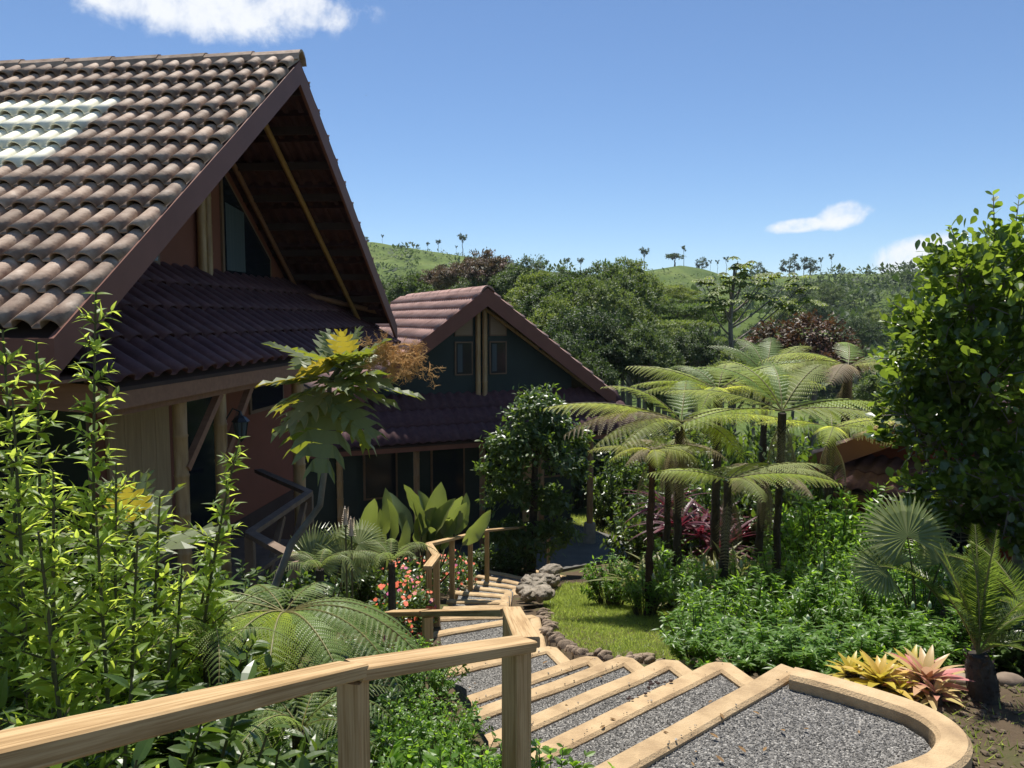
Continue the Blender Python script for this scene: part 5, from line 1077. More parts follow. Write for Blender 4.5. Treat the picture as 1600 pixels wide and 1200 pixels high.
def strap_plants():
    g=np.random.default_rng(31)
    for mat,nm,lab,cat,spots,L,grp in ((M_STRAPY,'variegated_plant','yellow-striped strap-leaved plant under the tree ferns','plant',[(1000,890,9.4),(1040,885,10.2),(1085,880,9.9),(1120,872,10.6),(1150,885,9.6),(1190,880,10.4),(1250,885,9.9),(1290,880,9.6),(1330,870,10.0),(1065,905,9.0),(1170,905,9.0),(1110,900,9.2),(1220,900,9.3)],.62,'strap-leaved plants under the tree ferns'),
                               (M_STRAPR,'ti_plant','dark red strap-leaved plant behind the tree fern stems','plant',[(1060,800,11.6),(1095,815,11.8),(1120,800,12.2),(1150,820,11.9),(1175,805,12.4),(1045,770,12.4),(1130,835,11.4),(1205,820,12)],.7,'red-leaved plants behind the tree ferns')):
        made=[]
        for px,py,d in spots:
            p=W(px,py,d); zg=Hs(p.x,p.y); c=np.array([p.x,p.y,max(zg,p.z-.25)]); t=thing(nm,lab,cat,(p.x,p.y,zg),grp); made.append(t)
            m=MB(); strap_plant(m,c,34,L,.11,0,g); m.build('foliage',mat,t,kind='stuff'); m=MB(); tube(m,[(p.x,p.y,zg-.05),c+np.array([0,0,.02])],[.03,.02],6); m.build('stem',M_BARKD,t)
        ordinals(made,'%s '+lab+', from the left')
strap_plants()
def flowers():
    g=np.random.default_rng(41)
    for lab,spots in (('bed of orange and magenta flowers behind the lower handrail',[(-1.42,9.2,.34),(-1.36,9.8,.36),(-1.22,10.4,.36),(-1.1,11.0,.36),(-.98,11.6,.36),(-1.65,9.7,.34),(-.88,12.2,.32),(-1.5,10.3,.36)]),('few orange flowers beside the bend of the handrail',[(-.98,7.4,.2),(-1.05,7.9,.24),(-1.15,6.9,.22)])):
        t=thing('flower_bed',lab,'flowers',(spots[0][0],spots[0][1],Hs(spots[0][0],spots[0][1]))); fo=MB(); pet=[MB(),MB(),MB()]; st=MB()
        for x,y,r in spots:
            zg=Hs(x,y)-.05; h=.5; n=420; d=nrm(g.normal(0,1,(n,3))); d[:,2]=np.abs(d[:,2]); P=np.array([x,y,zg+.12])+d*np.array([r,r,h])*g.uniform(.5,1,(n,1)); scatter(fo,T_ELL,P,nrm(d+g.normal(0,.7,d.shape)),nrm(d*.5+np.array([0,0,1.])),g.uniform(.05,.085,n))
            for _ in range(6): e=np.array([x,y,zg])+np.array([g.normal(0,.4)*r,g.normal(0,.4)*r,h*.7]); tube(st,[(x,y,zg),e],[.012,.006],5)
            n=34; d=nrm(g.normal(0,1,(n,3))); d[:,2]=np.abs(d[:,2])
            for i in range(n):
                c=np.array([x,y,zg+.14])+d[i]*np.array([r,r,h])*1.03; q=d[i]*.4+np.array([-.1,-.5,.6]); q=nrm(q); X=nrm(np.cross(q,[0,0,1.])); Y=np.cross(q,X); k=5; a=np.arange(k)*2*math.pi/k
                mm=pet[int(g.choice([0,0,0,0,1,2]))]; scatter(mm,leaf_t(.9,3,.1,.0),np.tile(c,(k,1)),np.cos(a)[:,None]*X+np.sin(a)[:,None]*Y,q,g.uniform(.018,.028))
        fo.build('foliage',M_UND,t,kind='stuff'); st.build('stems',M_STEM,t,kind='stuff')
        for mm,mt,nm in zip(pet,(M_FLO,M_FLP,M_FLK),('orange_petals','magenta_petals','coral_petals')): mm.build(nm,mt,t,kind='stuff')
flowers()

# ------------------------------------------------------------------ tall lime-green shrubs at the left edge
def weeds():
    lm=leaf_t(.31,6,.25,.34,'lance'); mb=MB(); mb.add(lm[0],lm[1]); LM=mb.mesh('leaf',M_WEED,smooth=False)
    g=random.Random(5)
    S=[(150,455,2.6,.10),(57,532,2.5,.02),(4,515,2.35,-.05),(20,620,2.2,0),(182,722,2.5,.05),(375,682,2.75,.30),(84,735,2.0,.03),(250,775,2.6,.08),(150,800,2.1,0),(215,845,2.3,.1),(60,830,1.9,-.05),(340,830,2.9,.2),(285,880,2.5,.1),(25,740,2.5,0),]
    LB=['tallest lime-green shoot rising before the left roof eave','leafy lime-green shoot left of the tallest one','lime-green shoot at the very left edge of the view','leafy shoot low at the left edge','lime-green shoot before the pale wood panel','outermost lime-green shoot leaning right before the red wall','near lime-green shoot with large leaves at lower left','short lime-green shoot under the pale wood panel','short near shoot in the middle of the lime shrubs','low shoot in front of the porch braces','nearest low lime-green shoot at lower left','low leaning shoot beside the deck railing','low lime-green shoot above the foreground fern','short shoot behind the nearest lime-green shoots']
    for (px,py,d,lean),lab in zip(S,LB):
        e=np.array(W(px,py,d)); bx,by=e[0]-lean,e[1]+g.uniform(-.1,.1); b=np.array([bx,by,Hs(bx,by)-.05]); m=(b+e)/2+np.array([-lean*.25,0,.1])
        t=thing('lime_shrub',lab,'shrub',tuple(b),'tall lime-green shoots at the left')
        ts=np.linspace(0,1,14)[:,None]; C=(1-ts)**2*b+2*ts*(1-ts)*m+ts**2*e; st=MB(); tube(st,C,np.linspace(.010,.003,14),6); fo=MB()
        L=np.linalg.norm(e-b); n=int(L/.036)
        for i in range(n):
            q=1-(i+.3)*.036/L
            if q<.12: break
            k=q*13; a=int(min(12,k)); c=C[a]+(C[a+1]-C[a])*(k-a); tg=nrm(C[a+1]-C[a]); dist=(1-q)*L
            az=i*2.4+g.uniform(-.3,.3)
            for s in (0,math.pi):
                aa=az+s+g.uniform(-.2,.2); side=np.array([math.cos(aa),math.sin(aa),0]); ln=min(.12,.042+.11*dist)*g.uniform(.75,1.15)
                if dist>.07 and (i%3==0 or dist>.75):        # side shoot with small leaves
                    bl=min(.26,.05+.15*dist)*g.uniform(.5,1.1); dd=nrm(side+np.array([0,0,.75])); nn=max(4,int(bl/.018)); qq=np.linspace(.15,1,nn)[:,None]; B=c+dd*bl*qq; tube(st,[c,c+dd*bl],[.004,.002],4,cap=False)
                    ph=np.arange(nn)*2.0+g.uniform(0,3); X=nrm(np.cross(dd,[0,0,1.])); Y=np.cross(dd,X); D=nrm(np.cos(ph)[:,None]*X+np.sin(ph)[:,None]*Y+dd*.9)
                    scatter(fo,lm,B,D,nrm(np.array([0,0,1.])+rng.normal(0,.3,(nn,3))),np.linspace(.062,.034,nn)*g.uniform(.8,1.2)); scatter(fo,lm,B,nrm(-D+dd*1.6),nrm(np.array([0,0,1.])+rng.normal(0,.3,(nn,3))),np.linspace(.062,.034,nn)*g.uniform(.8,1.2))
                up=nrm(np.array([0,0,1.])+np.array([g.gauss(0,.3),g.gauss(0,.3),0])); y=nrm(side+tg*g.uniform(.25,.8)); x=nrm(np.cross(y,up))
                inst('leaf',LM,frameM(c,x,y)@Matrix.Scale(ln,4),t) if dist<1.0 else scatter(fo,lm,[c],[y],up,[ln])
        st.build('stem',M_STEM,t); fo.build('foliage',M_WEEDJ,t,kind='stuff')
weeds()

# ------------------------------------------------------------------ lobed-leaf tree with orange panicles
def lobed_leaf(seed):
    g=random.Random(seed); V=[];F=[]; n=5
    # midrib strip with 5-6 lobes each side
    V=[(0,0,0)]; mid=[]
    for i in range(n+1):
        t=.12+.88*i/n; z=-.16*t*t; mid.append(len(V)); V.append((0,t,z))
    wv=lambda t: math.sin(math.pi*min(1,t*.93+.05))**.7
    for s in (-1,1):
        prev=None
        for i in range(n):
            t0=.12+.88*i/n; t1=.12+.88*(i+1)/n; tm=(t0+t1)/2; w=.36*wv(tm)*g.uniform(.85,1.1); zi=-.16*tm*tm
            a=len(V); c=.115*wv(tm)+.01
            V+= [(s*c,t0+.0,-.16*t0*t0+.01),(s*w*.6,t0+.02,zi+.05*w),(s*w*1.0,tm+.07,zi-.02),(s*w*1.12,t1+.10,zi-.07),(s*w*.62,t1+.015,zi+.03),(s*c,t1-.012,-.16*t1*t1+.01)]
            f=[[mid[i],a,a+5,mid[i+1]],[a,a+1,a+4,a+5],[a+1,a+2,a+3,a+4]]
            F+= f if s<0 else [q[::-1] for q in f]
    V.append((-.02,1.0,-.15)); V.append((.02,1.0,-.15)); V.append((0,1.13,-.24)); k=len(V); F.append([mid[n],k-3,k-1]); F.append([mid[n],k-1,k-2])
    V+= [(-.012,0,0),(.012,0,0),(.010,.13,-.003),(-.010,.13,-.003)]; F.append([k,k+1,k+2,k+3])
    return np.array(V),_groups(F)
def bocconia():
    m,nt,N,L=new_mat('lobed_leaf'); out=N.new('ShaderNodeOutputMaterial'); b=N.new('ShaderNodeBsdfPrincipled'); t=N.new('ShaderNodeBsdfTranslucent'); oi=N.new('ShaderNodeObjectInfo'); ge=N.new('ShaderNodeNewGeometry')
    top=ramp(N,L,oi.outputs['Random'],[(0,(.035,.068,.028)),(.7,(.065,.11,.038)),(1,(.10,.14,.035))]); mx0=N.new('ShaderNodeMix'); mx0.data_type='RGBA'; L.new(ge.outputs['Backfacing'],mx0.inputs[0]); L.new(top,mx0.inputs[6]); mx0.inputs[7].default_value=(.16,.19,.09,1)
    L.new(mx0.outputs[2],b.inputs['Base Color']); b.inputs['Roughness'].default_value=.48; b.inputs['Specular IOR Level'].default_value=.45
    L.new(ramp(N,L,oi.outputs['Random'],[(0,(.26,.34,.03)),(.7,(.42,.46,.04)),(1,(.62,.46,.04))]),t.inputs[0]); mx=N.new('ShaderNodeMixShader'); mx.inputs[0].default_value=.36; L.new(b.outputs[0],mx.inputs[1]); L.new(t.outputs[0],mx.inputs[2]); L.new(mx.outputs[0],out.inputs[0])
    LS=[]
    for s in range(3):
        V,F=lobed_leaf(s); mb=MB(); mb.add(V,F); LS.append(mb.mesh('leaf',m,smooth=False))
    g=random.Random(9); D0=4.6
    top=np.array(W(515,598,D0)); p1=np.array(W(512,700,D0)); p2=np.array(W(500,790,D0)); p3=np.array(W(455,850,D0-.1)); zb=Hs(p3[0]-.35,p3[1]); b0=np.array([p3[0]-.35,p3[1]-.1,zb-.05])
    t=thing('lobed_leaf_tree','small leaning tree with big lobed leaves and an orange seed panicle before the houses','tree',tuple(b0))
    mb=MB(); tube(mb,[b0,p3,p2,p1,top],[.024,.022,.019,.017,.014],8); mb.build('trunk',M_BARK,t,smooth=True)
    mb=MB(); c2=np.array(W(540,560,D0)); tube(mb,[top,c2],[.02,.012],7); mb.build('shoot',M_STEM,t,smooth=True)
    # leaf rosette: azimuth, elevation, length
    for i in range(19):
        az=i*2.4; el=R(40-i*4.6+g.uniform(-10,10)); ln=.34+.10*min(1,i/8)+g.uniform(-.06,.05); c=top+np.array([0,0,.10-.011*i]); d=np.array([math.sin(az)*math.cos(el),math.cos(az)*math.cos(el)*.9,math.sin(el)]); d=nrm(d)
        up=nrm(np.array([0,0,1.])+.25*np.array([g.gauss(0,1),g.gauss(0,1),0])); x=nrm(np.cross(d,up)); inst('leaf',LS[i%3],frameM(c,x,d)@Matrix.Scale(ln,4),t)
    for i in range(9):
        az=i*2.4+.7; el=R(70-i*9); d=nrm(np.array([math.sin(az)*math.cos(el),math.cos(az)*math.cos(el),math.sin(el)])); x=nrm(np.cross(d,[0,0,1.])); inst('leaf',LS[i%3],frameM(c2-np.array([0,0,.02*i]),x,d)@Matrix.Scale(.2+.03*i,4),t)
    # orange panicle
    MP=simple('orange_seed_panicle',[(.3,(.46,.24,.07)),(.7,(.62,.38,.14))],.8,8,3); mb=MB(); gg=np.random.default_rng(3)
    def branch(a,b,n,depth,r):
        tube(mb,[a,(a+b)/2+gg.normal(0,.006,3),b],[r,r*.8,r*.5],4,cap=False)
        if depth==0: return
        for _ in range(n):
            q=a+(b-a)*gg.uniform(.15,1); l=np.linalg.norm(b-a)*gg.uniform(.3,.55); d=nrm(nrm(b-a)*.55+gg.normal(0,.75,3)); branch(q,q+d*l,max(3,n-3),depth-1,r*.6)
    s0=np.array(W(560,574,D0)); s1=np.array(W(640,552,D0)); tube(mb,[c2,s0],[.006,.005],5); branch(s0,s1,15,3,.005); branch(s0+(s1-s0)*.3,np.array(W(632,582,D0)),13,3,.004); branch(s0+(s1-s0)*.25,np.array(W(628,536,D0+.05)),12,3,.004); branch(c2,np.array(W(562,535,D0+.15)),8,2,.0035)
    mb.build('panicle',MP,t,kind='stuff')
    # a second, young plant of the kind low at the left
    c=np.array(W(205,815,3.1)); zb=Hs(c[0],c[1]); t=thing('lobed_leaf_sapling','lobed-leaf sapling with orange young leaves amid the lime shrubs','sapling',(c[0],c[1],zb)); mb=MB(); tube(mb,[(c[0],c[1],zb),c],[.02,.012],7); mb.build('stem',M_STEM,t)
    for i in range(11):
        az=i*2.4+.4; el=R(75-i*7); d=nrm(np.array([math.sin(az)*math.cos(el),math.cos(az)*math.cos(el),math.sin(el)])); x=nrm(np.cross(d,[0,0,1.])); inst('leaf',LS[i%3],frameM(c-np.array([0,0,.02*i]),x,d)@Matrix.Scale(.2+.02*i,4),t)
bocconia()

# ------------------------------------------------------------------ broad paddle leaves below the steps
M_SPK=simple('pale_tan_bloom',[(.3,(.36,.28,.2)),(.7,(.52,.44,.34))],.8,20,3)
def paddles():
    m1=leafm('paddle_leaf',[(0,(.06,.11,.045)),(.6,(.13,.18,.085)),(1,(.24,.25,.08))],(.34,.42,.07),.34,.33,obj=True)
    V,F=leaf_t(.36,10,.45,.16,'paddle',.03,2); mb=MB(); mb.add(V,F); LP=mb.mesh('leaf',m1,smooth=True); V,F=leaf_t(.34,10,.8,.30,'paddle',.035,4); mb=MB(); mb.add(V,F); LQ=mb.mesh('leaf',m1,smooth=True)
    g=random.Random(14)
    for lab,bx,d,L in (('left clump of upright broad paddle leaves before the green house',-1.72,9.4,[(580,775,.7),(600,800,.6),(571,790,.5),(622,780,.55),(590,830,.5),(640,815,.45),(610,765,.6),(565,815,.45),(605,840,.45)]),('right clump of tall broad paddle leaves before the green house',-1.22,10.4,[(690,760,1.0),(668,775,.8),(715,768,.78),(640,752,.75),(705,800,.6),(655,800,.55),(728,790,.6),(680,815,.5),(618,765,.7),(770,800,.6),(700,778,.75),(676,790,.6),(735,772,.6),(650,770,.6),(690,830,.45)])):
        zb=Hs(bx,d); t=thing('paddle_leaf_plant',lab,'plant',(bx,d,zb)); st=MB()
        for px,py,ln in L:
            e=np.array(W(px,py,d+g.uniform(-.2,.2))); side=(e[0]-bx); dr=nrm(np.array([side*.9+g.uniform(-.2,.2),g.uniform(-.4,.2),1.0])); s=e-dr*ln; b=np.array([bx+g.uniform(-.12,.12),d+g.uniform(-.1,.1),zb]); tube(st,[b,(b+s)/2+np.array([side*.12,0,.03]),s],[.014,.011,.008],6)
            up=nrm(np.array([g.uniform(-1.3,1.3),-1.0*g.choice((1,1,-1)),g.uniform(-.1,.6)])); x=nrm(np.cross(dr,up)); inst('leaf',LP if g.random()<.6 else LQ,frameM(s,x,dr)@Matrix.Scale(ln,4),t)
        st.build('stalks',M_STEM,t,smooth=True)
    # dark fan leaves and flower spikes beside
    for lab,px,py,d in (('upright pale flower spike beside the paddle leaves',540,845,6.4),('second pale flower spike beside the small fern',549,862,6.2)):
        p=np.array(W(px,py-25,d)); zb=Hs(p[0],p[1]); t=thing('flower_spike',lab,'flower',(p[0],p[1],zb)); mb=MB(); tube(mb,[(p[0],p[1],zb),p],[.008,.008],5); mb.build('stalk',M_STEM,t); mb=MB(); q=np.linspace(0,1,40); a=q*60; P=p+np.column_stack([np.cos(a)*.018,np.sin(a)*.018,q*.14]); scatter(mb,T_DIA,P,nrm(P-p-np.column_stack([q*0,q*0,q*.10])),np.array([0,0,1.]),.026); tube(mb,[p,p+np.array([0,0,.14])],[.02,.01],6); mb.build('bloom',M_SPK,t)
paddles()

# ------------------------------------------------------------------ bromeliads, cycad and fan palm beside the landing
def bromeliads():
    my=leafm('yellow_bromeliad_leaf',[(0,(.42,.33,.045)),(.6,(.52,.42,.06)),(1,(.58,.38,.10))],(.8,.65,.08),.3,.4,obj=True); mp=leafm('pink_bromeliad_leaf',[(0,(.50,.42,.14)),(.45,(.55,.40,.20)),(.75,(.55,.20,.19)),(1,(.58,.26,.26))],(.8,.5,.3),.3,.4,obj=True)
    V,F=leaf_t(.20,8,.35,.42,'strap'); lm=[]
    for m in (my,mp): mb=MB(); mb.add(V,F); lm.append(mb.mesh('leaf',m,smooth=True))
    g=random.Random(6)
    for lab,px,py,d,k,L,n in (('yellow bromeliad at the left of the group behind the kerb',1330,1050,4.4,0,.20,20),('large flat yellow bromeliad right behind the kerb',1375,1078,4.25,0,.27,34),('upright yellow bromeliad at the back of the group',1424,1048,4.6,0,.24,20),('pink and cream bromeliad at the right of the group',1447,1072,4.25,1,.31,34),('small green-yellow bromeliad between the yellow and pink ones',1408,1082,4.15,0,.14,16),('low cream bromeliad nearest the kerb at right',1462,1092,4.1,1,.17,14)):
        p=np.array(W(px,py,d)); zg=Hs(p[0],p[1]); t=thing('bromeliad',lab,'bromeliad',(p[0],p[1],zg),None); c=np.array([p[0],p[1],max(zg+.03,p[2]-.03)]); mb=MB(); tube(mb,[(p[0],p[1],zg-.03),c+np.array([0,0,.03])],[.03,.035],8); mb.build('stem',M_BARKD,t)
        for i in range(n):
            az=i*2.4; el=R(74-62*i/n+g.uniform(-5,5)); dr=np.array([math.cos(az)*math.cos(el),math.sin(az)*math.cos(el),math.sin(el)]); x=nrm(np.cross(dr,[0,0,1.])); ln=L*(.6+.45*i/n)*g.uniform(.85,1.1); inst('leaf',lm[k],frameM(c+np.array([0,0,.03-.05*i/n]),x,dr)@Matrix.Diagonal((ln*1.25,ln,ln,1)),t)
bromeliads()
def pinnate(name,L,n,w,mat,lift,arch,vee=.5,seed=0,back=.1):
    g=np.random.default_rng(seed); mb=MB(); ts=np.linspace(0,1,20); an=lift-(lift+arch)*ts; y=np.concatenate([[0],np.cumsum(np.cos(an[:-1])/19)]); z=np.concatenate([[0],np.cumsum(np.sin(an[:-1])/19)]); C=np.column_stack([0*y,y,z])*L; tube(mb,C,np.linspace(.011,.004,20),5,1,.5,cap=False)
    P=[];D=[];U=[];S=[]
    for i in range(n):
        t=.14+.86*i/n; k=t*19; a=int(min(18,k)); c=C[a]+(C[a+1]-C[a])*(k-a); tg=nrm(C[a+1]-C[a]); X=np.array([1.,0,0]); N=nrm(np.cross(X,tg))
        for s in (-1,1): P.append(c);D.append(nrm(s*X+tg*(.35+.5*t)+N*vee+g.normal(0,.05,3)));U.append(N);S.append(w*min(1,t*4+.1)*max(.25,1-.8*max(0,t-.45)/.55)*g.uniform(.9,1.08))
    T=(np.array([[-.02,0,0],[-.038,.4,.0],[0,1,-.12],[.038,.4,0],[.02,0,0]]),[np.array([[0,4,3,2,1]])]); scatter(mb,T,np.array(P),np.array(D),np.array(U),np.array(S),0,g.uniform(0,1,len(P))); return mb.mesh(name,[mat,M_RACH])
def cycad():
    mc=leafm('cycad_leaflet',[(0,(.05,.085,.02)),(.6,(.09,.145,.035)),(1,(.16,.21,.06))],(.36,.50,.06),.36,.28,spec=.6)
    fm=[pinnate('frond',1.0,46,.19,mc,.15,.35,seed=1),pinnate('frond',1.0,46,.19,mc,.2,.9,seed=2),pinnate('frond',1.0,46,.17,mc,.1,.2,vee=.7,seed=3)]
    b=np.array(W(1540,1088,4.15)); b[2]=Hs(b[0],b[1])-.03; c=np.array(W(1528,1022,4.15)); t=thing('cycad','stout cycad with stiff feather fronds beside the pink bromeliad','cycad',tuple(b)); mb=MB(); tube(mb,[b,b*.6+c*.4,b*.2+c*.8,c],[.075,.08,.07,.05],12)
    k=130; q=rng.uniform(0,1,k); a=rng.uniform(0,6.28,k); o=np.column_stack([np.cos(a),np.sin(a),0*a]); scatter(mb,T_ELL3,b+(c-b)*q[:,None]+o*.066,nrm(o*.7+np.array([0,0,1.])),o,rng.uniform(.025,.045,k)); mb.build('trunk',M_BARKD,t)
    for az,pt,ln,v in ((-60,72,.62,0),(-20,66,.62,2),(20,76,.72,0),(45,68,.66,2),(75,42,.5,1),(110,30,.5,1),(95,55,.55,0),(160,40,.35,1),(-100,60,.48,2),(60,82,.7,2),(0,84,.6,0)):
        M=Matrix.Translation(Vector(c))@Matrix.Rotation(-R(az),4,'Z')@Matrix.Rotation(R(pt),4,'X')@Matrix.Scale(ln,4); inst('frond',fm[v],M,t)
    # feather palms behind it
    for lab,px,py,d,n in (('feather palm with low arching fronds behind the cycad',1478,935,5.6,7),('feather palm at the right edge behind the cycad',1610,960,4.9,8)):
        c=np.array(W(px,py+20,d)); zb=Hs(c[0],c[1]); t=thing('feather_palm',lab,'palm',(c[0],c[1],zb)); mb=MB(); tube(mb,[(c[0],c[1],zb-.05),c],[.05,.035],8); mb.build('trunk',M_BARKD,t)
        for i in range(n):
            M=Matrix.Translation(Vector(c))@Matrix.Rotation(-R(i*360/n+rnd.uniform(-15,15)),4,'Z')@Matrix.Rotation(R(rnd.uniform(25,60)),4,'X')@Matrix.Scale(rnd.uniform(.6,.8),4); inst('frond',fm[1],M,t)
cycad()
def fan_palm():
    mf=leafm('fan_palm_leaf',[(0,(.11,.15,.05)),(.5,(.18,.22,.08)),(1,(.28,.30,.13))],(.5,.58,.15),.38,.3,spec=.6)
    def fan(seed):
        g=np.random.default_rng(seed); mb=MB(); n=46
        for i in range(n):
            a=-2.35+4.7*i/(n-1); d=np.array([math.sin(a),math.cos(a),0]); l=.85+.15*math.cos(a*.8)+g.normal(0,.03); p=np.array([-d[1],d[0],0])*-1; w=.042*l; z=.012*(1 if i%2 else -1)
            V=[(0,0,0),tuple(d*l*.5-p*w+[0,0,z]),tuple(d*l*.5+[0,0,-z+.02]),tuple(d*l*.5+p*w+[0,0,z]),tuple(d*l*.82-p*w*.35+[0,0,-.05]),tuple(d*l*.82+p*w*.35+[0,0,-.05]),tuple(d*l+[0,0,-.16-g.uniform(0,.1)])]
            mb.add(V,_groups([[0,2,1],[0,3,2],[1,2,5,4],[2,3,5],[4,5,6]]),0,g.random())
        return mb.mesh('leaf',mf)
    fs=[fan(1),fan(2)]
    for lab,px,py,d,lv in (('fan palm with a pale spread fan leaf before the cabin wall',1440,905,5.7,[(1418,838,.40,(-.25,-.75,.55),(-.25,.15,.9)),(1385,890,.30,(-.5,-.7,.45),(-.8,.1,.35)),(1470,880,.30,(.2,-.7,.6),(.5,.2,.8))]),('young palm with dark pleated leaves beside the deck steps',510,885,6.6,[(535,870,.36,(.2,-.8,.5),(.5,0,.6)),(490,875,.34,(-.1,-.9,.3),(-.1,.1,1)),(560,850,.3,(.3,-.6,.6),(.8,.2,.4))])):
        b=np.array(W(px,py,d)); zb=Hs(b[0],b[1]); t=thing('fan_palm',lab,'palm',(b[0],b[1],zb)); mb=MB(); tube(mb,[(b[0],b[1],zb-.05),(b[0],b[1],zb+.25)],[.05,.04],8); mb.build('trunk',M_BARKD,t); st=MB()
        for i,(x,y,s,nn,dr) in enumerate(lv):
            c=np.array(W(x,y,d)); tube(st,[(b[0],b[1],zb+.2),(np.array([b[0],b[1],zb+.2])+c)/2+np.array([0,0,.08]),c],[.009,.007,.005],5); nn=nrm(np.array(nn)); dr=nrm(np.array(dr)-np.dot(dr,nn)*nn); X=np.cross(dr,nn); M=frameM(c,X,dr)@Matrix.Scale(s,4); inst('leaf',fs[i%2],M,t)
        st.build('stalks',M_STEM,t)
fan_palm()

# ------------------------------------------------------------------ glossy round-leaved tree at the right edge
def clusia():
    D0=6.6; b=np.array(W(1590,880,D0+.3)); b[2]=Hs(b[0],b[1])-.1
    lobes=[(1565,425,6.5,.5),(1600,480,6.9,.75),(1470,545,6.4,.50),(1540,600,6.2,.60),(1445,640,6.6,.36),(1600,640,6.8,.9),(1510,720,6.4,.55),(1580,770,6.0,.55),(1520,480,6.3,.42),(1640,470,6.8,.7),(1425,600,6.7,.28),(1490,790,6.8,.35),(1680,560,6.6,.9),(1470,690,6.3,.35),(1440,540,6.5,.28),(1430,690,6.5,.28),(1415,650,6.5,.22),(1500,430,6.4,.3),(1500,815,6.5,.3),(1555,835,6.2,.36),(1610,830,6.2,.45),(1450,770,6.7,.28)]
    lb=[(*W(px,py,d),r,r*.95,r*.95) for px,py,d,r in lobes]
    g=np.random.default_rng(55); P,D,T=crown_points(lb,17000,g,.42); t=thing('glossy_leaf_tree','dense tree with glossy round leaves filling the right edge of the view','tree',tuple(b)); tr=MB(); c=np.array(W(1600,640,D0+.2)); tube(tr,[b,(b+c)/2+np.array([.05,0,0]),c],[.09,.07,.045],9); tr.build('trunk',M_BARK,t,smooth=True); lm=MB()
    for l in lb:
        e=np.array(l[:3]); s=b+(c-b)*g.uniform(.45,1); m=(s+e)/2+np.array([0,0,-.08]); ts=np.linspace(0,1,6)[:,None]; tube(lm,(1-ts)**2*s+2*ts*(1-ts)*m+ts**2*e,np.linspace(.03,.008,6),6)
        for _ in range(12): q=e+nrm(g.normal(0,1,3))*l[3]*.95; tube(lm,[e,(e+q)/2+g.normal(0,.02,3),q],[.008,.006,.003],4,cap=False)
    # young shoots standing out of the outline
    SP=[];SD=[]
    for px,py,d in ((1486,355,6.4),(1552,305,6.4),(1592,312,6.5),(1395,475,6.5),(1378,500,6.5),(1382,545,6.5),(1490,440,6.3),(1590,350,6.4),(1520,380,6.3),(1365,560,6.6)):
        e=np.array(W(px,py,d)); s=e+(np.array(W(1560,560,6.6))-e)*.28; tube(lm,[s,e],[.007,.003],5)
        for q in np.linspace(.15,1,7):
            for sg in (-1,1): SP.append(s+(e-s)*q); v=g.normal(0,1,3); SD.append(nrm(sg*nrm(np.cross(e-s,v))+nrm(e-s)*.8))
    lm.build('limbs',M_BARK,t,smooth=True)
    d=nrm(D*.75+g.normal(0,.75,P.shape)+np.array([0,0,.25])); up=nrm(np.array([0,0,.8])+g.normal(0,.5,P.shape)+D*.3); S=.088*g.uniform(.65,1.2,len(P))
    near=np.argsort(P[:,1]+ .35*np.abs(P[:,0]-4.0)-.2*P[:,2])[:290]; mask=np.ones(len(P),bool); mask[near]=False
    mb=MB(); mb.add(*T_OBO); LM=mb.mesh('leaf',M_CLU)
    for i in near: x=nrm(np.cross(d[i],up[i])); inst('leaf',LM,frameM(P[i],x,d[i])@Matrix.Scale(float(S[i]),4),t)
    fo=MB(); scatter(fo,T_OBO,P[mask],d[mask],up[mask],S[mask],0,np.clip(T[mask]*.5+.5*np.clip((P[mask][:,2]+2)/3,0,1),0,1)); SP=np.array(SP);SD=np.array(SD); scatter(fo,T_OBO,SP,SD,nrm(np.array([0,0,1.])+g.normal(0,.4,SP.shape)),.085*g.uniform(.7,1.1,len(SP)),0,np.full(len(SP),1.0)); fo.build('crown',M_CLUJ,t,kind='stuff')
clusia()
def vine_tree():
    D0=14.6; lobes=[(835,655,14.6,.55),(800,700,14.4,.5),(875,690,14.7,.5),(840,720,14.4,.7),(800,780,14.5,.5),(860,790,14.7,.45),(820,850,14.5,.55),(890,740,14.8,.35),(850,640,14.7,.4),(780,740,14.4,.4),(870,840,14.5,.4),(790,840,14.4,.4)]
    lb=[(*W(px,py,d),r,r,r*.95) for px,py,d,r in lobes]; g=np.random.default_rng(66); P,D,T=crown_points(lb,11000,g,.5); b=np.array(W(830,885,14.6)); b[2]=Hs(b[0],b[1])-.1
    t=thing('climber_covered_tree','dark leafy climber-covered tree before the green house, its top in sun','tree',tuple(b)); tr=MB(); tube(tr,[b,np.array(W(835,760,14.6)),np.array(W(838,680,14.6))],[.09,.07,.04],8); tr.build('trunk',M_BARKD,t)
    fo=MB(); scatter(fo,T_ELL,P,nrm(D*.6+g.normal(0,.8,P.shape)-np.array([0,0,.3])),nrm(D*.6+np.array([0,0,.8])+g.normal(0,.3,P.shape)),.125*g.uniform(.6,1.2,len(P)),0,T); fo.build('crown',M_UND,t,kind='stuff')
vine_tree()
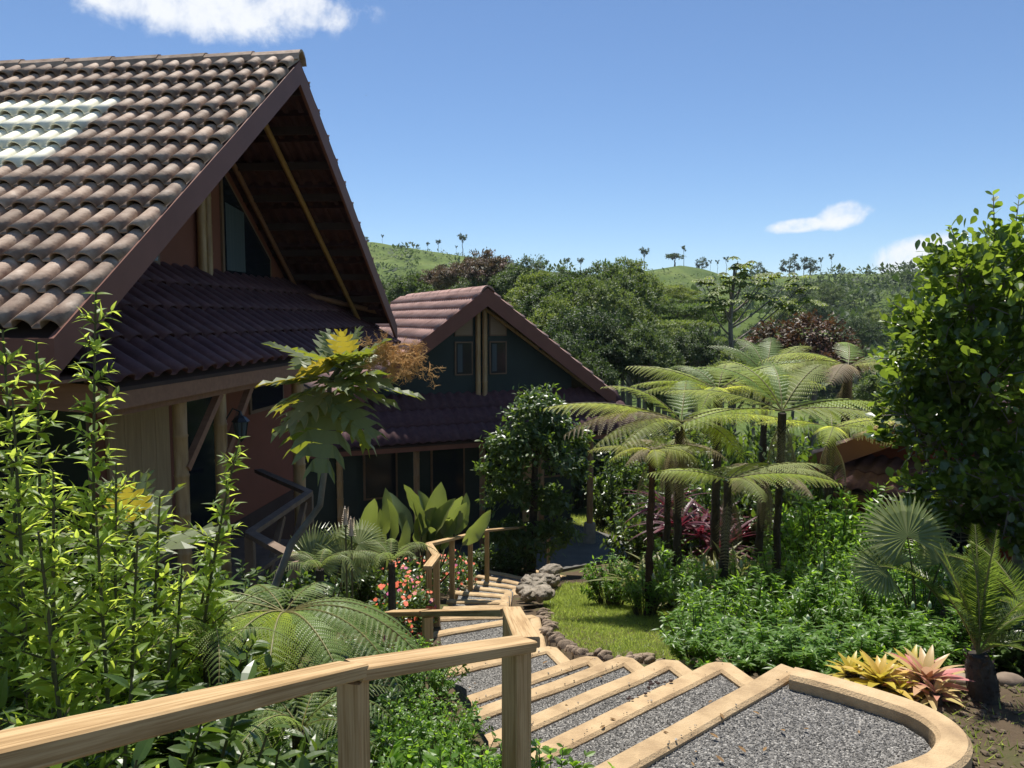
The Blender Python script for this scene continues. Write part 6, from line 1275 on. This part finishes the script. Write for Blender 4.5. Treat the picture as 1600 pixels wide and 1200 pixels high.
# low grass and leaf litter on the bare soil at the lower right
def soil_bits():
    g=np.random.default_rng(71); mb=MB(); n=1500; q=np.concatenate([g.normal((2.12,3.75),(.12,.1),(700,2)),g.uniform((1.9,3.2),(3.6,4.4),(800,2))]); z=H(q[:,0],q[:,1]); n=len(q); T=(np.array([[-.08,0,0],[.08,0,0],[.0,1,-.3]]),[np.array([[0,1,2]])])
    keep=~inpoly(q[:,0],q[:,1],[(a*1.04,b*1.02) for a,b in LANDING]); q=q[keep]; z=z[keep]; n=len(q)
    scatter(mb,T,np.column_stack([q,z]),nrm(np.column_stack([g.normal(0,.8,(n,2)),np.ones(n)])),nrm(g.normal(0,1,(n,3))),g.uniform(.02,.06,n)); tag(mb.build('grass_tufts',M_GRASSL),'sparse grass tufts on the bare soil by the kerb','grass',kind='stuff')
    mb=MB(); n=1400; q=g.uniform((1.6,3.0),(4.2,5.0),(n,2)); q=q[~inpoly(q[:,0],q[:,1],[(a*1.06,b*1.03) for a,b in LANDING])]; n=len(q); P=np.column_stack([q,H(q[:,0],q[:,1])+.006]); V,F=ICO0
    s=g.uniform(.006,.022,n); VV=P[:,None]+V[None]*s[:,None,None]*np.array([1,1,.6]); mb.add(VV.reshape(-1,3),[(F[None]+np.arange(n)[:,None,None]*12).reshape(-1,3)],0,np.repeat(g.random(n),12)); tag(mb.build('soil_clods',simple('soil_clod',[(.3,(.07,.05,.032)),(.7,(.15,.11,.07))],.95,9,4)),'loose clods and grit on the soil by the kerb','soil',kind='stuff')
soil_bits()
def bird():
    c=np.array(W(572,149,70)); V=[c+np.array(p)*.32 for p in ((-.6,0,.12),(-.25,.03,.05),(-.25,-.1,.04),(0,.16,.0),(0,-.2,.0),(0,0,.05),(0,0,-.05),(.25,.03,.0),(.25,-.1,-.01),(.6,0,-.14))]; mb=MB()
    mb.add(V,_groups([[0,2,1],[1,2,6],[1,6,3],[2,4,6],[1,3,5],[2,5,4],[1,5,2],[7,9,8],[7,8,6],[7,6,3],[8,6,4],[7,3,5],[8,4,5],[7,5,8]])); tag(mb.build('bird',M_LAMP),'small dark bird gliding high in the blue sky','bird')
bird()

def fallen_leaves():
    g=np.random.default_rng(81); mb=MB(); P=[]
    for i in range(6):
        l,r,z=TREADS[i]; l=np.array(l);r=np.array(r); n=5; q=g.uniform(0,1,(n,1)); d=nrm(r-l); bk=np.array([d[1],-d[0]]); Q=l+(r-l)*q+bk*g.uniform(.05,.4,(n,1)); P.append(np.column_stack([Q,np.full(n,z-.008)]))
    P.append(np.column_stack([g.uniform(.6,1.7,18),g.uniform(3.2,3.9,18),np.full(18,-2.02)])); P=np.concatenate(P); n=len(P); a=g.uniform(0,6.28,n)
    scatter(mb,leaf_t(.45,4,.5,-.2),P,np.column_stack([np.cos(a),np.sin(a),np.full(n,.12)]),np.array([0,0,1.]),g.uniform(.02,.05,n)); tag(mb.build('fallen_leaves',simple('dry_leaf',[(.3,(.16,.085,.03)),(.7,(.30,.18,.07))],.8,6,3)),'dry fallen leaves scattered on the gravel treads','leaves',kind='stuff')
fallen_leaves()
# ------------------------------------------------------------------ thin haze over the valley
def haze():
    m,nt,N,L=new_mat('valley_haze'); out=N.new('ShaderNodeOutputMaterial'); v=N.new('ShaderNodeVolumePrincipled')
    v.inputs['Color'].default_value=(.78,.87,1.0,1); v.inputs['Density'].default_value=.0002; v.inputs['Anisotropy'].default_value=.2
    L.new(v.outputs[0],out.inputs['Volume'])
    mb=MB(); zs=[o for o in (bpy.data.objects['ground'],)]; g=np.empty(len(zs[0].data.vertices)*3); zs[0].data.vertices.foreach_get('co',g); lo=g.reshape(-1,3)[:,2].min()-1.0
    obox(mb,(0,0,(lo+38)/2),(660,0,0),(0,660,0),(0,0,(38-lo)/2)); o=mb.build('haze',m); o['kind']='stuff'; o['label']='thin bluish air haze over the valley'
haze()
